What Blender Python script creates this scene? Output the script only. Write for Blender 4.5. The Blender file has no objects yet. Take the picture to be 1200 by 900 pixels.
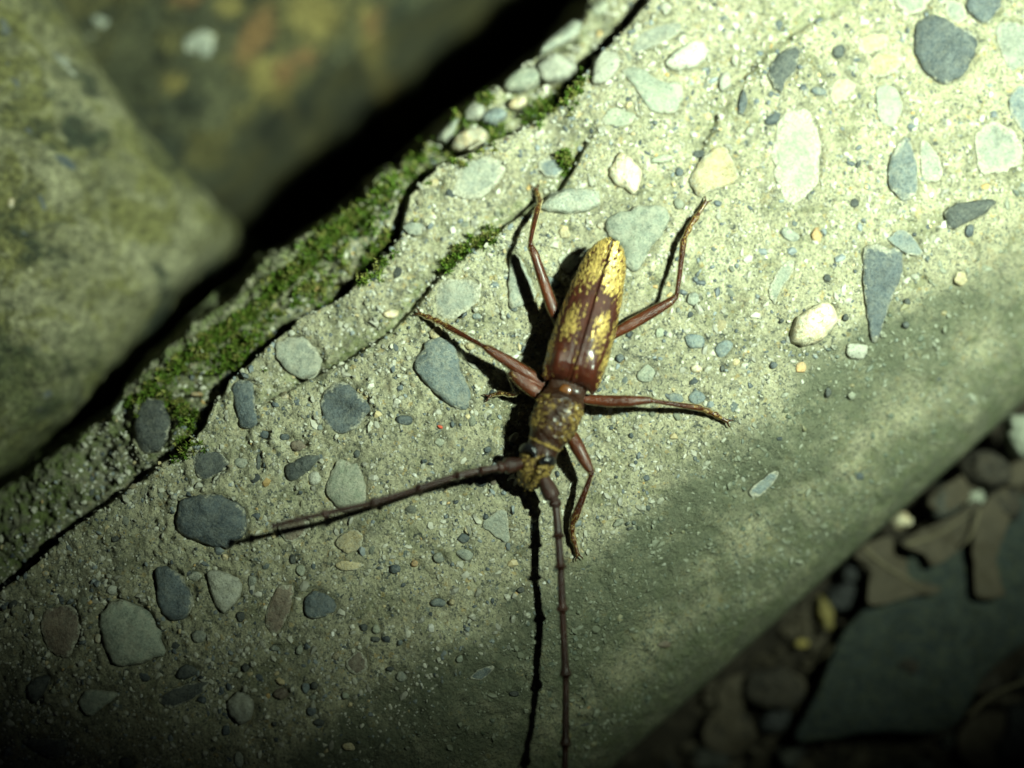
import bpy, bmesh, math, random
import numpy as np
from mathutils import Vector, Matrix

random.seed(7); RNG = np.random.default_rng(7)
S = bpy.context.scene
C = S.collection
S.unit_settings.scale_length = 0.01          # one Blender unit is one centimetre: this is a macro photograph
R = math.radians

# ------------------------------------------------------------------ camera
TILT, DIST, LENS = R(6), 20.0, 60.0
cam = bpy.data.cameras.new('camera'); cam_o = bpy.data.objects.new('camera', cam); C.objects.link(cam_o)
cam.lens = LENS; cam.sensor_width = 36; cam.clip_start = 0.1; cam.clip_end = 2000
cam_o.location = (0, -DIST*math.sin(TILT), DIST*math.cos(TILT)); cam_o.rotation_euler = (TILT, 0, 0)
cam.dof.use_dof = True; cam.dof.focus_distance = DIST-0.16; cam.dof.aperture_fstop = 0.046
S.camera = cam_o

# ------------------------------------------------------------------ night sky and the torch
w = bpy.data.worlds.new('World'); S.world = w; w.use_nodes = True
nt = w.node_tree; sky = nt.nodes.new('ShaderNodeTexSky'); sky.sky_type = 'NISHITA'; sky.sun_disc = False
sky.sun_elevation = R(-3); sky.sun_rotation = R(70)
nt.links.new(sky.outputs[0], nt.nodes['Background'].inputs[0]); nt.nodes['Background'].inputs[1].default_value = 0.12
TORCH, AIM = Vector((9.43, 2.0, 17.6)), Vector((2.5, 7.8, 0))
tl = bpy.data.lights.new('torch', 'SPOT'); to = bpy.data.objects.new('torch', tl); C.objects.link(to)
tl.energy = 79000; tl.color = (0.80, 1.0, 0.78); tl.spot_size = R(75.5); tl.spot_blend = 1.0; tl.shadow_soft_size = 0.42
to.location = TORCH; to.rotation_euler = (AIM-TORCH).to_track_quat('-Z', 'Y').to_euler()
S.view_settings.view_transform = 'Standard'; S.view_settings.look = 'None'
S.view_settings.exposure = 0; S.view_settings.gamma = 1
S.render.resolution_x = 1024; S.render.resolution_y = 768

# ------------------------------------------------------------------ helpers
TH = 18/LENS
def pix(u, v, z=0.0):
    """point of the place at height z that the photograph shows at (u, v)"""
    cy, cz = -DIST*math.sin(TILT), DIST*math.cos(TILT)
    a, b = (u-600)/600*TH, (450-v)/600*TH
    d = np.array([a, math.sin(TILT)+b*math.cos(TILT), -math.cos(TILT)+b*math.sin(TILT)])
    k = (z-cz)/d[2]
    return np.array([0, cy, cz])+d*k

def tag(o, label=None, cat=None, group=None, kind=None):
    for k, x in (('label', label), ('category', cat), ('group', group), ('kind', kind)):
        if x: o[k] = x
    return o

def fast_mesh(name, V, F, mats=(), smooth=True):
    """F: (n,3) or (n,4) int array"""
    V = np.asarray(V, np.float32); F = np.asarray(F, np.int32)
    me = bpy.data.meshes.new(name); k = F.shape[1]
    me.vertices.add(len(V)); me.vertices.foreach_set('co', V.ravel())
    me.loops.add(F.size); me.loops.foreach_set('vertex_index', F.ravel())
    me.polygons.add(len(F)); me.polygons.foreach_set('loop_start', np.arange(0, F.size, k, dtype=np.int32))
    me.update(calc_edges=True); me.validate()
    me.polygons.foreach_set('use_smooth', np.full(len(me.polygons), smooth))
    for m in (mats if isinstance(mats, (list, tuple)) else [mats]): me.materials.append(m)
    return me

def link(name, me, parent=None, loc=(0, 0, 0)):
    o = bpy.data.objects.new(name, me); C.objects.link(o); o.location = loc
    if parent is not None: o.parent = parent
    return o

def fattr(me, name, vals):
    a = me.attributes.new(name, 'FLOAT', 'POINT'); a.data.foreach_set('value', np.asarray(vals, np.float32))
def cattr(me, name, vals):
    a = me.attributes.new(name, 'FLOAT_COLOR', 'POINT')
    v = np.ones((len(vals), 4), np.float32); v[:, :3] = vals; a.data.foreach_set('color', v.ravel())

def ss(a, b, x):
    t = np.clip((x-a)/(b-a), 0, 1); return t*t*(3-2*t)

PERM = np.tile(np.random.default_rng(3).permutation(256), 3)
GR = np.random.default_rng(4).normal(size=(256, 3)); GR /= np.linalg.norm(GR, axis=1)[:, None]
def noise(x, y, z=0.0):
    x, y, z = np.broadcast_arrays(np.asarray(x, float), np.asarray(y, float), np.asarray(z, float))
    xi, yi, zi = np.floor(x).astype(int), np.floor(y).astype(int), np.floor(z).astype(int)
    xf, yf, zf = x-xi, y-yi, z-zi
    f = lambda t: t*t*t*(t*(t*6-15)+10)
    u, v, w_ = f(xf), f(yf), f(zf); out = 0
    for i in (0, 1):
        for j in (0, 1):
            for k in (0, 1):
                h = PERM[PERM[PERM[(xi+i) & 255]+((yi+j) & 255)]+((zi+k) & 255)]
                g = GR[h]
                d = g[..., 0]*(xf-i)+g[..., 1]*(yf-j)+g[..., 2]*(zf-k)
                out = out+d*(u if i else 1-u)*(v if j else 1-v)*(w_ if k else 1-w_)
    return out
def fbm(x, y, z=0.0, o=4, lac=2.05, g=0.5):
    s, a, f = 0, 1.0, 1.0
    for k in range(o):
        s = s+a*noise(x*f+k*17.3, y*f-k*9.1, z*f if np.ndim(z) else z+k*5.7); a *= g; f *= lac
    return s
def worley(x, y, seed=0):
    """distance to the nearest random point of a unit grid, and that cell's random number"""
    xi, yi = np.floor(x).astype(int), np.floor(y).astype(int)
    best = np.full(x.shape, 9.0); rnd = np.zeros(x.shape)
    for i in (-1, 0, 1):
        for j in (-1, 0, 1):
            h = PERM[PERM[(xi+i+seed) & 255]+((yi+j) & 255)]; h2 = PERM[h+57]; h3 = PERM[h2+91]
            d = np.hypot(xi+i+h/256.-x, yi+j+h2/256.-y)
            m = d < best; best = np.where(m, d, best); rnd = np.where(m, h3/256., rnd)
    return best, rnd

def spline(P, n, closed=True):
    """Catmull-Rom through P, n points evenly spaced"""
    P = np.asarray(P, float); m = len(P); out = []
    idx = range(m) if closed else range(m-1)
    for i in idx:
        q = [P[(i+k) % m] if closed else P[min(max(i+k, 0), m-1)] for k in (-1, 0, 1, 2)]
        for t in np.linspace(0, 1, 12, endpoint=False):
            out.append(0.5*((2*q[1])+(-q[0]+q[2])*t+(2*q[0]-5*q[1]+4*q[2]-q[3])*t*t+(-q[0]+3*q[1]-3*q[2]+q[3])*t**3))
    out.append(P[0] if closed else P[-1]); out = np.array(out)
    L = np.concatenate([[0], np.cumsum(np.linalg.norm(np.diff(out, axis=0), axis=1))])
    s = np.linspace(0, L[-1], n, endpoint=not closed)
    return np.stack([np.interp(s, L, out[:, k]) for k in range(out.shape[1])], 1)

def grid_faces(nu, nv, wrap=False):
    i = np.arange(nu-1)[:, None]; j = np.arange(nv if wrap else nv-1)[None]
    a = i*nv+j; b = i*nv+(j+1) % nv
    return np.stack([a, b, b+nv, a+nv], -1).reshape(-1, 4)

def tube(P, rad, n=10, flat=None, up=(0, 0, 1)):
    """closed tube through points P with one radius each; flat = height to width ratio"""
    P = np.asarray(P, float); rad = np.asarray(rad, float); m = len(P)
    T = np.gradient(P, axis=0); T /= np.linalg.norm(T, axis=1)[:, None]
    V = []; ang = np.arange(n)*2*math.pi/n
    for k in range(m):
        side = np.cross(T[k], up); 
        if np.linalg.norm(side) < 1e-4: side = np.array([1., 0, 0])
        side /= np.linalg.norm(side); nrm = np.cross(side, T[k])
        fl = 1 if flat is None else flat
        V.append(P[k]+rad[k]*(np.cos(ang)[:, None]*side+fl*np.sin(ang)[:, None]*nrm))
    V = np.concatenate(V+[[P[0]], [P[-1]]])
    F = grid_faces(m, n, True)[:, ::-1]
    caps = [(m*n, (j+1) % n, j) for j in range(n)]+[(m*n+1, (m-1)*n+j, (m-1)*n+(j+1) % n) for j in range(n)]
    return V, F, np.array(caps)

def join_shapes(parts):
    """list of (V, quads, tris) -> V, all triangles"""
    Vs, Fs, o = [], [], 0
    for V, Q, T in parts:
        if Q is not None and len(Q): Fs += [Q[:, [0, 1, 2]]+o, Q[:, [0, 2, 3]]+o]
        if T is not None and len(T): Fs.append(np.asarray(T)+o)
        Vs.append(V); o += len(V)
    return np.concatenate(Vs), np.concatenate(Fs)

# ------------------------------------------------------------------ materials
class N:
    def __init__(s, name):
        s.m = bpy.data.materials.new(name); s.m.use_nodes = True; s.t = s.m.node_tree
        s.b = s.t.nodes['Principled BSDF']; s._co = None
    def new(s, t, **kw):
        n = s.t.nodes.new('ShaderNode'+t)
        for k, x in kw.items(): setattr(n, k, x)
        return n
    def put(s, sock, x):
        if isinstance(x, bpy.types.NodeSocket): s.t.links.new(x, sock)
        elif isinstance(x, (tuple, list)) and len(x) == 3 and sock.type == 'RGBA': sock.default_value = (*x, 1)
        else: sock.default_value = x
    def co(s):
        if s._co is None:
            n = s.new('TexCoord'); oi = s.new('ObjectInfo'); s.rnd = oi.outputs['Random']
            mu = s.new('VectorMath', operation='SCALE'); mu.inputs[0].default_value = (37, 53, 71); s.put(mu.inputs['Scale'], s.rnd)
            ad = s.new('VectorMath', operation='ADD'); s.put(ad.inputs[0], n.outputs['Object']); s.put(ad.inputs[1], mu.outputs[0])
            s._co = ad.outputs[0]
        return s._co
    def noise(s, sc, detail=4, rough=0.55, dist=0, co=None, out='Fac'):
        n = s.new('TexNoise'); s.put(n.inputs['Vector'], co or s.co()); n.inputs['Scale'].default_value = sc
        n.inputs['Detail'].default_value = detail; n.inputs['Roughness'].default_value = rough; n.inputs['Distortion'].default_value = dist
        return n.outputs[out]
    def vor(s, sc, feature='F1', out='Distance', co=None):
        n = s.new('TexVoronoi', feature=feature); s.put(n.inputs['Vector'], co or s.co()); n.inputs['Scale'].default_value = sc
        return n.outputs[out]
    def ramp(s, f, stops, interp='LINEAR'):
        n = s.new('ValToRGB'); s.put(n.inputs[0], f); e = n.color_ramp.elements; n.color_ramp.interpolation = interp
        while len(e) < len(stops): e.new(0.5)
        for el, (p, c) in zip(e, stops):
            el.position = p; el.color = (*c, 1) if isinstance(c, tuple) else (c, c, c, 1)
        return n.outputs[0]
    def mix(s, f, a, b, mode='MIX'):
        n = s.new('Mix', data_type='RGBA', blend_type=mode); s.put(n.inputs['Factor'], f); s.put(n.inputs['A'] if False else n.inputs[6], a); s.put(n.inputs[7], b)
        return n.outputs[2]
    def math(s, op, a, b=0.0, clamp=False):
        n = s.new('Math', operation=op, use_clamp=clamp); s.put(n.inputs[0], a); s.put(n.inputs[1], b); return n.outputs[0]
    def sep(s, c, ch=0):
        n = s.new('SeparateColor'); s.put(n.inputs[0], c); return n.outputs[ch]
    def attr(s, name, out='Fac'):
        n = s.new('Attribute', attribute_name=name); return n.outputs[out]
    def bump(s, h, d=0.02, st=1.0, prev=None):
        n = s.new('Bump'); n.inputs['Distance'].default_value = d; n.inputs['Strength'].default_value = st; s.put(n.inputs['Height'], h)
        if prev is not None: s.put(n.inputs['Normal'], prev)
        return n.outputs[0]
    def done(s, col, rough=0.8, normal=None, spec=0.5, **kw):
        s.put(s.b.inputs['Base Color'], col); s.put(s.b.inputs['Roughness'], rough); s.put(s.b.inputs['Specular IOR Level'], spec)
        if normal is not None: s.put(s.b.inputs['Normal'], normal)
        for k, x in kw.items(): s.put(s.b.inputs[k], x)
        return s.m

def mortar(s, tone=1.0, warm=1.0):
    """colour of sandy mortar: grains of many colours in pale cement"""
    c1 = s.vor(19, out='Color'); c2 = s.vor(46, out='Color')
    pal = s.ramp(s.sep(c1), [(0, (.06, .07, .075)), (.09, (.20, .20, .17)), (.30, (.31, .30, .235)), (.62, (.36, .345, .27)),
                             (.80, (.43, .42, .35)), (.90, (.36, .29, .16)), (.97, (.50, .50, .44)), (.988, (.16, .19, .21))], 'CONSTANT')
    pal2 = s.ramp(s.sep(c2, 1), [(0, (.09, .10, .10)), (.12, (.25, .245, .195)), (.45, (.35, .34, .27)), (.75, (.42, .40, .32)), (.97, (.52, .52, .46))], 'CONSTANT')
    cem = s.mix(s.ramp(s.noise(14, 5, .7), [(.35, 0.), (.65, 1.)]), (.33, .325, .245), (.45, .435, .335))
    a = s.mix(s.ramp(s.noise(9, 3), [(.40, 0.), (.52, .95)]), cem, pal)
    a = s.mix(s.ramp(s.noise(23, 2), [(.44, 0.), (.54, .85)]), a, pal2)
    big = s.ramp(s.noise(.9, 5, .6), [(.3, (.72, .71, .66)), (.5, (1., .97, .88)), (.72, (1.12, 1.11, 1.02))])
    a = s.mix(1., a, big, 'MULTIPLY')
    a = s.mix(1., a, s.ramp(s.noise(2.4, 7, .72, .6), [(.36, (.60, .62, .52)), (.46, (.95, .95, .88)), (.56, (1.08, 1.06, .98)), (.66, (1.2, 1.22, 1.15))]), 'MULTIPLY')
    a = s.mix(s.ramp(s.noise(4.5, 6, .7), [(.58, 0.), (.66, .4)]), a, (.36, .30, .17))
    hole = s.math('MULTIPLY', s.ramp(s.vor(11), [(.10, 1.), (.17, 0.)]), s.ramp(s.sep(s.vor(11, out='Color')), [(.72, 0.), (.74, .85)]))
    a = s.mix(hole, a, (.05, .052, .042))
    pits = s.ramp(s.noise(31, 3, .6), [(.27, .25), (.37, 1.)])
    a = s.mix(.8, a, pits, 'MULTIPLY')
    return a
def mortar_bump(s):
    b1 = s.bump(s.vor(24), .03, .7); b2 = s.bump(s.noise(42, 4, .75), .045, .9, b1)
    return s.bump(s.noise(8, 4, .6), .05, .35, b2)

s = N('mortar'); a = mortar(s)
al = s.math('MULTIPLY', s.attr('algae_shade'), s.ramp(s.noise(2.2, 6, .68), [(.30, .50), (.52, 1.)]), True)
a = s.mix(s.math('MULTIPLY', al, .9), a, s.mix(s.noise(20, 4), (.050, .060, .038), (.135, .144, .092)))
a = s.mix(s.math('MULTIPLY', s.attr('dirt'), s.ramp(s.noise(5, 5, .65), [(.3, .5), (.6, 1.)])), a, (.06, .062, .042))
a = s.mix(s.math('MULTIPLY', s.attr('green'), s.ramp(s.noise(6, 5, .7), [(.42, 0.), (.6, .8)])), a, (.10, .14, .025))
M_MORTAR = s.done(a, s.ramp(s.noise(30), [(.3, .6), (.7, .95)]), mortar_bump(s), .35)

def stone_mat(name, ca, cb, speck, dust=.35, rough=.62, fine=26, speck_amt=.35):
    s = N(name); n1 = s.noise(4.2, 7, .75, .8); c = s.mix(s.ramp(n1, [(.40, 0.), (.60, 1.)]), ca, cb)
    c = s.mix(s.math('MULTIPLY', s.ramp(s.noise(fine, 3, .7), [(.50, 0.), (.58, 1.)]), speck_amt), c, speck)
    dk = tuple(x*.45 for x in ca)
    c = s.mix(s.ramp(s.noise(fine*1.7, 3, .6), [(.37, .75), (.46, 0.)]), c, dk)
    c = s.mix(1., c, s.ramp(s.noise(2.6, 6, .75, .8, out='Color'), [(.38, (.62, .64, .64)), (.5, (1., 1., 1.)), (.62, (1.3, 1.28, 1.2))]), 'MULTIPLY')
    hv = s.new('HueSaturation'); s.put(hv.inputs['Color'], c); s.put(hv.inputs['Value'], s.math('ADD', s.math('MULTIPLY', s.rnd, .5), .75)); c = hv.outputs[0]
    d = s.math('MULTIPLY', s.ramp(s.noise(9, 7, .8, .4), [(.47, 0.), (.60, 1.)]), dust)
    c = s.mix(s.math('MULTIPLY', s.ramp(s.noise(30, 4, .8), [(.45, 0.), (.62, 1.)]), dust*.5), c, (.30, .29, .215))
    c = s.mix(d, c, s.mix(s.noise(45, 2), (.24, .23, .17), (.38, .365, .28)))
    c = s.mix(s.ramp(s.noise(6, 5, .75, 1.2), [(.485, 0.), (.5, .6), (.515, 0.)]), c, speck)
    rm = s.math('ADD', s.math('MULTIPLY', s.attr('rim'), .9), s.math('MULTIPLY', s.math('SUBTRACT', s.noise(7, 6, .75), .5), 1.7))
    c = s.mix(s.math('MULTIPLY', s.ramp(rm, [(.72, 0.), (.90, 1.)]), .9), c, s.mix(s.ramp(s.noise(38, 3, .7), [(.4, 0.), (.6, 1.)]), (.17, .165, .12), (.40, .385, .30)))
    nb = s.bump(s.noise(fine, 5, .75), .03, .7); nb = s.bump(s.noise(6, 5, .65), .07, .55, nb)
    return s.done(c, s.ramp(s.noise(9, 3), [(.3, rough-.12), (.7, rough+.15)]), nb, .45)
PM = {
 'slate':  stone_mat('slate_pebble', (.032, .045, .055), (.062, .078, .086), (.115, .13, .128), .16),
 'dark':   stone_mat('dark_pebble', (.024, .029, .031), (.046, .053, .051), (.09, .10, .085), .12),
 'blue':   stone_mat('blue_grey_pebble', (.075, .10, .112), (.125, .155, .155), (.20, .22, .20), .35),
 'grey':   stone_mat('grey_pebble', (.115, .13, .11), (.19, .205, .17), (.30, .31, .26), .65),
 'green':  stone_mat('grey_green_pebble', (.155, .18, .145), (.225, .25, .195), (.33, .34, .27), .55, fine=34),
 'pale':   stone_mat('pale_pebble', (.18, .20, .15), (.285, .295, .23), (.13, .16, .10), .7),
 'white':  stone_mat('white_quartz_pebble', (.26, .26, .215), (.38, .38, .32), (.33, .33, .26), .4, .5),
 'cream':  stone_mat('cream_quartz_pebble', (.27, .24, .155), (.38, .365, .285), (.45, .29, .13), .12, .36, 7),
 'ochre':  stone_mat('ochre_pebble', (.31, .24, .11), (.40, .33, .185), (.42, .38, .27), .6),
 'brown':  stone_mat('brown_pebble', (.085, .06, .045), (.14, .105, .075), (.2, .16, .11), .3),
 'red':    stone_mat('red_chip', (.42, .03, .02), (.55, .06, .03), (.5, .2, .1), .05),
 'orange': stone_mat('orange_pebble', (.30, .17, .065), (.38, .24, .10), (.36, .30, .18), .4),
 'lichen': stone_mat('yellow_lichen_stone', (.20, .155, .035), (.26, .20, .05), (.16, .14, .05), .1),
}

# ------------------------------------------------------------------ the ground
ax = np.concatenate([-np.geomspace(300, 14.5, 14), np.arange(-14, 14.01, .14), np.geomspace(14.5, 300, 14)])
GX, GY = np.meshgrid(ax, ax, indexing='ij'); GZ0 = -2.75
def ground_z(x, y): return GZ0-5.5*ss(-1.8, -3.4, x*.656-y*.755)*ss(60, 20, np.hypot(x, y))+.22*fbm(x*.5, y*.5, 3.3)+.10*fbm(x*2.1, y*2.1, 8.1, 3)
GZ = ground_z(GX, GY)
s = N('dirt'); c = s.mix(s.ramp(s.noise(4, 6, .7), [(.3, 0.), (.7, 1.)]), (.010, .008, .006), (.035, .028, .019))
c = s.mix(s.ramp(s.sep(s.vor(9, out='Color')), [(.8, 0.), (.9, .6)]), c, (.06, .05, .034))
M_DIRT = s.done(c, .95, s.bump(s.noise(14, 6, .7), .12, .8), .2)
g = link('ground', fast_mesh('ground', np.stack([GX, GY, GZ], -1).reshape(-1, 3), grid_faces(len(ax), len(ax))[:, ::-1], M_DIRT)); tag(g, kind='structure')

# ------------------------------------------------------------------ the concrete block: a long beam, s along it, t across it
AXV, NRM = np.array([.755, .656]), np.array([.656, -.755])
def st(u, v, z=0.): p = pix(u, v, z)[:2]; return float(p@AXV), float(p@NRM)
def line(pts, z=0.):
    q = sorted(st(u, v, z) for u, v in pts); return np.array([a for a, b in q]), np.array([b for a, b in q])
CR1 = line([(840, -95), (753, 0), (743, 13), (710, 50), (687, 80), (653, 123), (617, 143), (580, 160), (510, 190), (478, 225), (466, 275), (440, 305), (397, 345), (350, 370), (320, 393), (293, 417), (267, 443), (247, 477), (230, 513), (165, 560), (100, 605), (0, 690), (-120, 790)])
CR2 = line([(700, 150), (668, 200), (655, 222), (620, 247), (585, 270), (550, 297), (520, 320), (495, 345), (470, 372), (440, 400), (400, 425), (360, 440), (310, 470), (255, 520)])
CR3 = line([(1060, -40), (1000, 2), (940, 35), (905, 58), (870, 90), (845, 135), (820, 175), (800, 215), (830, 245)])
CR4 = line([(480, 210), (410, 258), (350, 315), (290, 365), (230, 410), (170, 455)], -.4)
EDG = line([(860, -150), (690, -5), (655, 45), (600, 85), (565, 105), (500, 160), (440, 208), (400, 245), (330, 293), (307, 300), (263, 343), (240, 360), (200, 393), (147, 450), (127, 487), (90, 505), (0, 570), (-120, 670)], -.6)
te = float(np.mean([st(u, v, -1.35)[1] for u, v in ((730, 890), (960, 690), (1080, 580), (1190, 480))]))
PROF = np.array([(-4.0, -8.8), (-3.5, -3.4), (-3.2, -1.3), (-3.02, -.55), (-2.90, -.22), (-2.6, -.10), (-2.2, -.05), (-1.4, 0), (-.6, 0), (.4, 0), (1.2, -.01), (1.8, -.03), (2.3, -.11), (2.9, -.34), (3.4, -.60), (te-.4, -.82), (te-.2, -1.02), (te-.04, -1.3), (te+.02, -1.9), (te+.02, -3.4)])
NS, NT = 960, 480
SV = np.linspace(-9.6, 9.6, NS)
pr = spline(PROF, 2000, False)
Lw = np.concatenate([[0], np.cumsum(np.linalg.norm(np.diff(pr, axis=0), axis=1)*np.where((pr[1:, 1] < -1.4), .45, 1))])
wv = np.linspace(0, Lw[-1], NT); PT = np.interp(wv, Lw, pr[:, 0]); PZ = np.interp(wv, Lw, pr[:, 1])
top_i = np.where(PZ > -1.25)[0]
def zprof(t): return np.interp(t, PT[top_i], PZ[top_i])
def steps(s_, t_):
    """fracture steps and broad undulation, the same for mortar and pebbles"""
    wob = .05*fbm(s_*2.3, t_*.4, 1.7, 3)+.03*noise(s_*7, t_*2, 4.)
    t1 = np.interp(s_, *CR1)+wob*.8
    z = -.36*ss(.05, -.04-.10*ss(-.1, .3, noise(s_*1.3, 2.2, 6.)), t_-t1)*(.62+.5*ss(-.35, .3, noise(s_*.9, 4.4, 1.)))
    w2 = ss(CR2[0][0], CR2[0][0]+1.6, s_)*ss(CR2[0][-1]+.05, CR2[0][-1]-.5, s_)
    t2 = np.interp(s_, *CR2)+wob
    z = z-.13*ss(.05, -.03, t_-t2)*w2*(1-.6*ss(-.2, -.9, t_-t2))
    w3 = ss(CR3[0][0], CR3[0][0]+.8, s_)
    t3 = np.interp(s_, *CR3)+wob*1.3
    z = z-.06*ss(.08, -.04, t_-t3)*w3*(1-.5*ss(-.2, -.9, t_-t3))
    z = z+(.10*fbm(s_*.8, t_*.8, 2.2, 3)+.045*fbm(s_*1.9, t_*1.9, 5.2, 3))*(.4+.6*ss(3.4, 1.8, t_))+.03*fbm(s_*.6, t_*1., 7.2, 3)
    return z, t_-t1, (t_-t2, w2), (t_-t3, w3)
def low_z(x, y):
    x = np.asarray(x, float); y = np.asarray(y, float)
    s_ = x*AXV[0]+y*AXV[1]; t_ = x*NRM[0]+y*NRM[1]
    return zprof(t_)+steps(s_, t_)[0]

SS_, WW = np.meshgrid(SV, np.arange(NT), indexing='ij'); TT = PT[WW]; ZZ = PZ[WW]
eshift = np.interp(SV, *EDG)+3.0                                  # uneven outer edge
TT = TT+eshift[:, None]*ss(-2.2, -2.9, TT)
TT = TT+.10*fbm(SS_*1.7, ZZ*1.7, 5.5, 4)*ss(-2.6, -3.0, TT)
dz, d1, (d2, w2), (d3, w3) = steps(SS_, TT)
ontop = ss(-1.6, -.9, ZZ)
g1 = np.exp(-((d1+.07)/.055)**2)*(.10+.35*ss(-.25, .25, noise(SS_*1.1, 3.3, .5)))
g2 = np.exp(-((d2+.03)/.035)**2)*w2*.16*ss(-.3, .2, noise(SS_*1.6, 1.3, .5))
g3 = np.exp(-((d3+.02)/.04)**2)*w3*.10*ss(-.15, .25, noise(SS_*2.2, 8.3, .5))
d4 = TT-(np.interp(SS_, *CR4)+.05*noise(SS_*3, 7., 2.)); w4 = ss(CR4[0][0], CR4[0][0]+.4, SS_)*ss(CR4[0][-1], CR4[0][-1]-.4, SS_)
g4 = np.exp(-(d4/.06)**2)*w4*.2
XW = SS_*AXV[0]+TT*NRM[0]; YW = SS_*AXV[1]+TT*NRM[1]
rough_up = .55+.9*ss(.8, -1.6, TT)*ss(3, -1, SS_)+.5*ss(-1.8, -2.6, TT)
wd, wr = worley(XW*9, YW*9, 5); wd2, wr2 = worley(XW*17+3, YW*17, 11)
fine = .050*fbm(XW*5, YW*5, 1.1, 4, 2.1, .6)+  .06*(np.clip(.42-wd, 0, 1))*(wr > .45)+.040*np.clip(.45-wd2, 0, 1)*(wr2 > .3)-.05*ss(.16, .04, wd)*(wr < .13)
fine *= rough_up*(.75+.25*ss(3.2, 2.0, TT))
fine = fine+(.035*fbm(XW*3.1, YW*3.1, 2.9, 5, 2.1, .6)-.03*ss(.2, .45, fbm(XW*4., YW*4., 6.1, 3)))*ss(1.6, 2.4, TT)
fine = fine+.05*fbm(XW*2.2, YW*2.2, 9.4, 3)*ss(-.2, -2, TT)
ledge = ss(-.03, -.2, d1)*ontop
fine = fine+ledge*(.16*fbm(XW*2.6, YW*2.6, 4.4, 4, 2.1, .6)-.05)
HZ = ZZ+(dz+fine-g1-g2-g3-g4)*ontop+(1-ontop)*0

def poly_sd(px_, py_, poly):
    """signed distance to a closed polygon, negative inside"""
    d = np.full(px_.shape, 1e9); ins = np.zeros(px_.shape, bool); n = len(poly)
    for i in range(n):
        a, b = poly[i], poly[(i+1) % n]; ex, ey = b-a
        wx, wy = px_-a[0], py_-a[1]; t = np.clip((wx*ex+wy*ey)/(ex*ex+ey*ey+1e-12), 0, 1)
        d = np.minimum(d, (wx-ex*t)**2+(wy-ey*t)**2)
        c = ((a[1] > py_) != (b[1] > py_)) & (px_ < (b[0]-a[0])*(py_-a[1])/(b[1]-a[1]+1e-12)+a[0]); ins ^= c
    d = np.sqrt(d); return np.where(ins, -d, d)
def press(poly, ring=.035, depth=.03):
    """sink the mortar under a pebble and leave a thin groove round it"""
    ps = poly@AXV; pt = poly@NRM
    i0, i1 = np.searchsorted(SV, [ps.min()-.25, ps.max()+.25]); mt = np.where((PT > pt.min()-.45) & (PT < pt.max()+.45))[0]
    if i1-i0 < 2 or len(mt) < 2: return
    sl = (slice(i0, i1), slice(mt[0], mt[-1]+1))
    d = poly_sd(XW[sl], YW[sl], poly)
    HZ[sl] -= (np.where(d < 0, .06*ss(0, -.06, d)+depth, depth*np.exp(-(np.maximum(d, 0)/ring)**2)))*ontop[sl]
    HZ[sl] += .02*np.exp(-((d-.08)/.05)**2)*(rough_up[sl])

# pebbles: (origin x, origin y, scale of the numbers, kind, proud height, outline or (cx, cy, rx, ry, angle))
PEB = []
def pb(ox, oy, k, kind, h, *pts): PEB.append((kind, h, [(ox+a/k, oy+b/k) for a, b in pts]))
def pe(ox, oy, k, kind, h, cx, cy, rx, ry=None, ang=0):
    ry = ry or rx; rs = random.Random(int(cx*7+cy*13+ox)); n = 8; q = []
    for i in range(n):
        a = i*2*math.pi/n+rs.uniform(-.2, .2); f = rs.uniform(.82, 1.12); x, y = rx*f*math.cos(a), ry*f*math.sin(a); c_, s_ = math.cos(R(ang)), math.sin(R(ang))
        q.append((ox+(cx+x*c_-y*s_)/k, oy+(cy+x*s_+y*c_)/k))
    PEB.append((kind, h, q))
A = (800, 0, 3)
pb(*A, 'slate', .07, (815, 100), (860, 58), (920, 65), (960, 95), (1025, 115), (1035, 160), (1010, 230), (960, 290), (910, 298), (865, 270), (825, 210))
pb(*A, 'slate', .06, (1000, 0), (1010, -60), (1070, -80), (1125, -50), (1115, 10), (1105, 45), (1055, 82), (1010, 50))
pb(*A, 'grey', .04, (1110, 80), (1200, 90), (1260, 150), (1200, 230), (1150, 245), (1115, 170))
pb(*A, 'blue', .04, (1150, 340), (1200, 305), (1260, 380), (1210, 470), (1160, 410))
pb(*A, 'grey', .02, (1035, 470), (1090, 430), (1170, 470), (1200, 560), (1150, 600), (1060, 610), (1030, 560))
pb(*A, 'dark', .06, (920, 740), (1000, 710), (1085, 700), (1100, 715), (1060, 755), (980, 795), (940, 803))
pb(*A, 'blue', .05, (770, 490), (805, 510), (825, 600), (815, 690), (770, 700), (725, 650), (722, 570))
pb(*A, 'grey', .03, (840, 490), (880, 520), (915, 600), (895, 640), (850, 630), (835, 560))
pb(*A, 'green', .04, (680, 310), (740, 305), (770, 380), (740, 445), (700, 430), (680, 380))
pb(*A, 'ochre', .03, (655, 215), (700, 180), (770, 190), (760, 240), (700, 270), (655, 260))
pb(*A, 'ochre', .035, (615, 150), (650, 118), (720, 125), (720, 160), (650, 190), (620, 175))
pb(*A, 'ochre', .03, (530, 290), (560, 272), (605, 290), (600, 320), (540, 360), (520, 330))
pb(*A, 'dark', .05, (300, 270), (330, 200), (405, 160), (400, 240), (360, 290), (345, 330))
pb(*A, 'pale', .025, (380, 385), (440, 390), (480, 480), (485, 600), (430, 690), (370, 700), (320, 600), (325, 470))
pb(*A, 'ochre', .05, (20, 640), (60, 570), (130, 515), (180, 560), (200, 620), (150, 655), (60, 685))
pb(*A, 'blue', .045, (720, 840), (770, 808), (810, 830), (840, 890), (790, 895))
pb(*A, 'grey', .02, (760, -40), (850, -50), (855, 30), (800, 45), (750, 10)); pb(*A, 'grey', .02, (930, 0), (980, 10), (1000, 60), (960, 80), (925, 40))
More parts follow.
